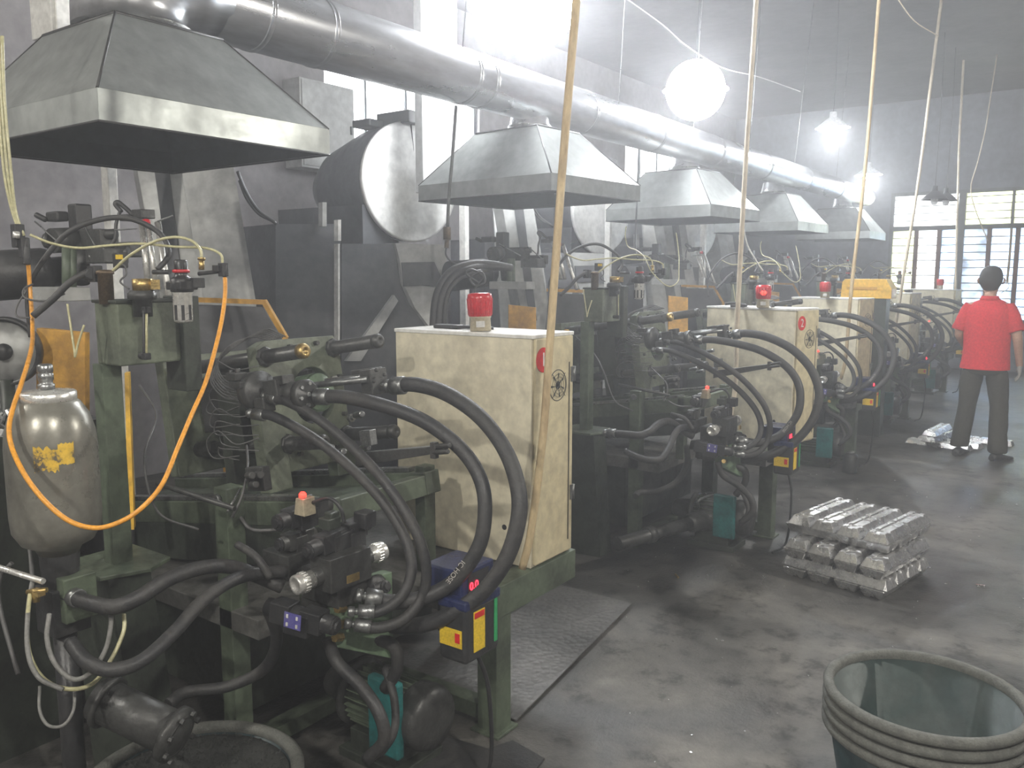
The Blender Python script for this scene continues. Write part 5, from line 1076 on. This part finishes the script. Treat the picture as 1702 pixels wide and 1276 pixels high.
# ------------------------------------------------------------------ the worker
def worker():
    base = V(-.96, 8.80, 0); t = thing('person', 'person in a red polo shirt and dark trousers walking away, seen from behind', 'person', base)
    B = lambda x, y, z: base + V(x, y, z)
    # body skeleton grown with a skin modifier
    J = [('pelvis', (0, 0, .93), .11), ('belly', (0, 0, 1.10), .115), ('chest', (0, -.01, 1.30), .13), ('neck0', (0, -.01, 1.46), .06), ('neck1', (0, .01, 1.52), .052), ('jaw', (0, .025, 1.575), .070), ('head', (0, .02, 1.635), .092), ('crown', (0, .0, 1.695), .068)]
    idx = {}; vs, es, rs = [], [], []
    def add(n, p, r_, par=None):
        idx[n] = len(vs); vs.append(V(*p)); rs.append(r_)
        if par: es.append((idx[par], idx[n]))
    prev = None
    for n, p, r_ in J: add(n, p, r_, prev); prev = n
    for s_, sh, el, wr, hd in ((1, (.175, -.01, 1.40), (.245, -.05, 1.13), (.265, .05, .90), (.268, .07, .86)), (-1, (-.175, -.01, 1.40), (-.235, .0, 1.14), (-.20, .20, 1.02), (-.19, .24, 1.01))):
        k = str(s_); add('sh' + k, sh, .062, 'chest'); add('el' + k, el, .044, 'sh' + k); add('wr' + k, wr, .030, 'el' + k); add('hd' + k, hd, .034, 'wr' + k)
    for s_, hp, kn, an in ((1, (.095, 0, .86), (.13, .04, .50), (.155, -.05, .10)), (-1, (-.095, 0, .86), (-.125, .02, .50), (-.165, .0, .11))):
        k = str(s_); add('hp' + k, hp, .085, 'pelvis'); add('kn' + k, kn, .058, 'hp' + k); add('an' + k, an, .042, 'kn' + k)
    me = bpy.data.meshes.new('body'); me.from_pydata([tuple(v) for v in vs], es, []); o = bpy.data.objects.new('body', me); COL.objects.link(o); o.parent = t
    sk = o.modifiers.new('skin', 'SKIN'); sd = o.modifiers.new('sub', 'SUBSURF'); sd.levels = 2; sd.render_levels = 2
    for i, r_ in enumerate(rs): me.skin_vertices[0].data[i].radius = (r_, r_)
    me.skin_vertices[0].data[0].use_root = True
    me.materials.append(M_['skin'])
    # bake so the head can be shaped as one continuous mesh
    dg = bpy.context.evaluated_depsgraph_get(); nm = bpy.data.meshes.new_from_object(o.evaluated_get(dg)); o.modifiers.clear(); o.data = nm; nm.materials.clear(); nm.materials.append(M_['skin'])
    for p_ in nm.polygons: p_.use_smooth = True
    m = MB()      # shirt
    R_ = lambda x, y, z, rx, ry, tx=0: (B(x, y, z), V(rx, 0, tx), V(0, ry, 0))
    m.loft([R_(-.005, 0, .835, .205, .150), R_(-.005, 0, .86, .207, .150), R_(0, 0, .95, .192, .140), R_(0, 0, 1.08, .185, .135), R_(0, -.005, 1.22, .205, .138), R_(0, -.01, 1.34, .215, .130), R_(0, -.01, 1.41, .195, .108), R_(0, -.005, 1.455, .12, .085), R_(0, 0, 1.475, .072, .068)], 32, caps=False)
    for s_, el in ((1, V(.245, -.045, 1.155)), (-1, V(-.24, -.005, 1.16))):
        sh = V(.165 * s_, -.01, 1.40); d = (el - sh).normalized(); a_ = d.cross(Y).normalized(); b_ = d.cross(a_)
        m.loft([(base + sh - d * .03, a_ * .040, b_ * .06), (base + sh + d * .03, a_ * .060, b_ * .07), (base + sh + d * .12, a_ * .064, b_ * .074), (base + el - d * .03, a_ * .068, b_ * .074), (base + el - d * .028, a_ * .058, b_ * .064)], 20, caps=False)
    shirt = m.out('polo_shirt', 'shirt', t, sub=1)
    tx = bpy.data.textures.new('folds', 'CLOUDS'); tx.noise_scale = .12
    dm = shirt.modifiers.new('folds', 'DISPLACE'); dm.texture = tx; dm.strength = .022; dm.mid_level = .5; dm.texture_coords = 'GLOBAL'
    MB().lathe(B(0, -.002, 1.462), Z, [(.075, 0), (.083, .002), (.070, .040), (.064, .040), (.070, .0)], 28, caps=False).out('collar', 'shirt', shirt)
    m = MB()
    m.loft([R_(0, 0, .97, .165, .12), R_(0, 0, .90, .180, .135), R_(0, 0, .82, .185, .14), R_(0, 0, .77, .15, .12)], 28)
    for s_, hp, kn, an in ((1, (.092, 0, .86), (.13, .045, .50), (.155, -.045, .07)), (-1, (-.092, 0, .86), (-.125, .025, .50), (-.168, .0, .09))):
        hp, kn, an = V(*hp), V(*kn), V(*an); q = []
        for i, (p_, r_) in enumerate(((hp + V(0, 0, .02), .088), (hp.lerp(kn, .35), .098), (hp.lerp(kn, .75), .085), (kn, .078), (kn.lerp(an, .4), .078), (kn.lerp(an, .8), .078), (an, .086), (an + V(0, 0, .005), .06))):
            q.append((base + p_, V(r_, 0, 0), V(0, r_ * 1.08, 0)))
        m.loft(q, 22)
    tr = m.out('trousers', 'trousers', t, sub=1)
    dm = tr.modifiers.new('folds', 'DISPLACE'); dm.texture = tx; dm.strength = .022; dm.mid_level = .5; dm.texture_coords = 'GLOBAL'
    for s_, an, d in ((1, V(.155, -.05, 0), V(.55, .83, 0)), (-1, V(-.168, 0, 0), V(.25, .95, 0))):
        d = d.normalized(); r2 = d.cross(Z); z0 = .0; q = []
        for a_, w_, h_ in ((-.075, .028, .045), (-.055, .038, .075), (0, .040, .085), (.06, .042, .062), (.12, .045, .045), (.165, .038, .034), (.19, .018, .022)):
            q.append((base + an + d * a_ + V(0, 0, h_ / 2 + .002), r2 * w_, V(0, 0, h_ / 2)))
        m = MB().loft(q, 16); m.out('shoe', 'black', t)
    # hair, ears, face
    m = MB()
    m.loft([(B(0, y_, z_), V(rx, 0, 0), V(0, ry, 0)) for z_, y_, rx, ry in ((1.775, -.005, .012, .014), (1.769, -.005, .045, .055), (1.748, -.006, .072, .090), (1.715, -.010, .090, .106), (1.67, -.018, .098, .104), (1.63, -.030, .096, .090), (1.595, -.038, .082, .068), (1.565, -.040, .062, .046), (1.55, -.040, .050, .030))], 28).out('hair', 'hair', t, sub=1)
    for s_ in (1, -1):
        m = MB().loft([(B(.088 * s_, .01, 1.605), V(0, .010, 0), V(.006, 0, 0)), (B(.100 * s_, .005, 1.62), V(0, .020, 0), V(.010, 0, 0)), (B(.106 * s_, .0, 1.645), V(0, .022, 0), V(.010, 0, 0)), (B(.100 * s_, .0, 1.665), V(0, .008, 0), V(.006, 0, 0))], 12); m.out('ear', 'skin', t)
    MB().loft([(B(0, .098, 1.66), V(.008, 0, 0), V(0, .006, 0)), (B(0, .112, 1.63), V(.011, 0, 0), V(0, .012, 0)), (B(0, .118, 1.612), V(.018, 0, 0), V(0, .014, 0)), (B(0, .100, 1.603), V(.012, 0, 0), V(0, .01, 0))], 12).out('nose', 'skin', t)
    for s_ in (1, -1): MB().lathe(B(.03 * s_, .090, 1.645), Y, [(.012, 0), (.010, .005), (.004, .009), (.001, .010)], 12).out('eye', 'white', t)
    MB().loft([(B(-.025, .088, 1.575), V(0, .002, 0), V(0, 0, .002)), (B(0, .100, 1.577), V(0, .006, 0), V(0, 0, .006)), (B(.025, .088, 1.575), V(0, .002, 0), V(0, 0, .002))], 8).out('mouth', 'red', t)
    # hands with five fingers
    def hand(w_, d, side, mm, nm):
        w_, d, side = Vector(w_), Vector(d).normalized(), Vector(side).normalized(); up = d.cross(side)
        m = MB().loft([(base + w_, side * .027, up * .022), (base + w_ + d * .04, side * .038, up * .017), (base + w_ + d * .085, side * .040, up * .014), (base + w_ + d * .092, side * .034, up * .010)], 14)
        for i, ln in enumerate((.062, .075, .070, .055)):
            r0 = base + w_ + d * .082 + side * (.028 - .0185 * i)
            m.tube([r0, r0 + d * ln * .45 - up * .006, r0 + d * ln * .8 - up * .02, r0 + d * ln - up * .034], lambda t_: .0088 - .002 * t_, 8, 3)
        r0 = base + w_ + d * .02 + side * .024; m.tube([r0, r0 + d * .03 + side * .022 - up * .008, r0 + d * .06 + side * .026 - up * .02], lambda t_: .0105 - .003 * t_, 8, 3)
        m.out(nm, mm, t)
    hand((.266, .06, .885), (.04, .12, -1), (-.15, 1, .1), 'glove', 'glove')
    hand((-.195, .225, 1.015), (.25, .95, -.1), (.9, -.2, .2), 'skin', 'hand')
    MB().tube([B(.088, -.03, 1.625), B(.12, -.03, 1.63), B(.145, -.02, 1.60), B(.13, -.01, 1.56), B(.085, .0, 1.53)], .0035, 7).out('white_strap', 'white', t)
worker()
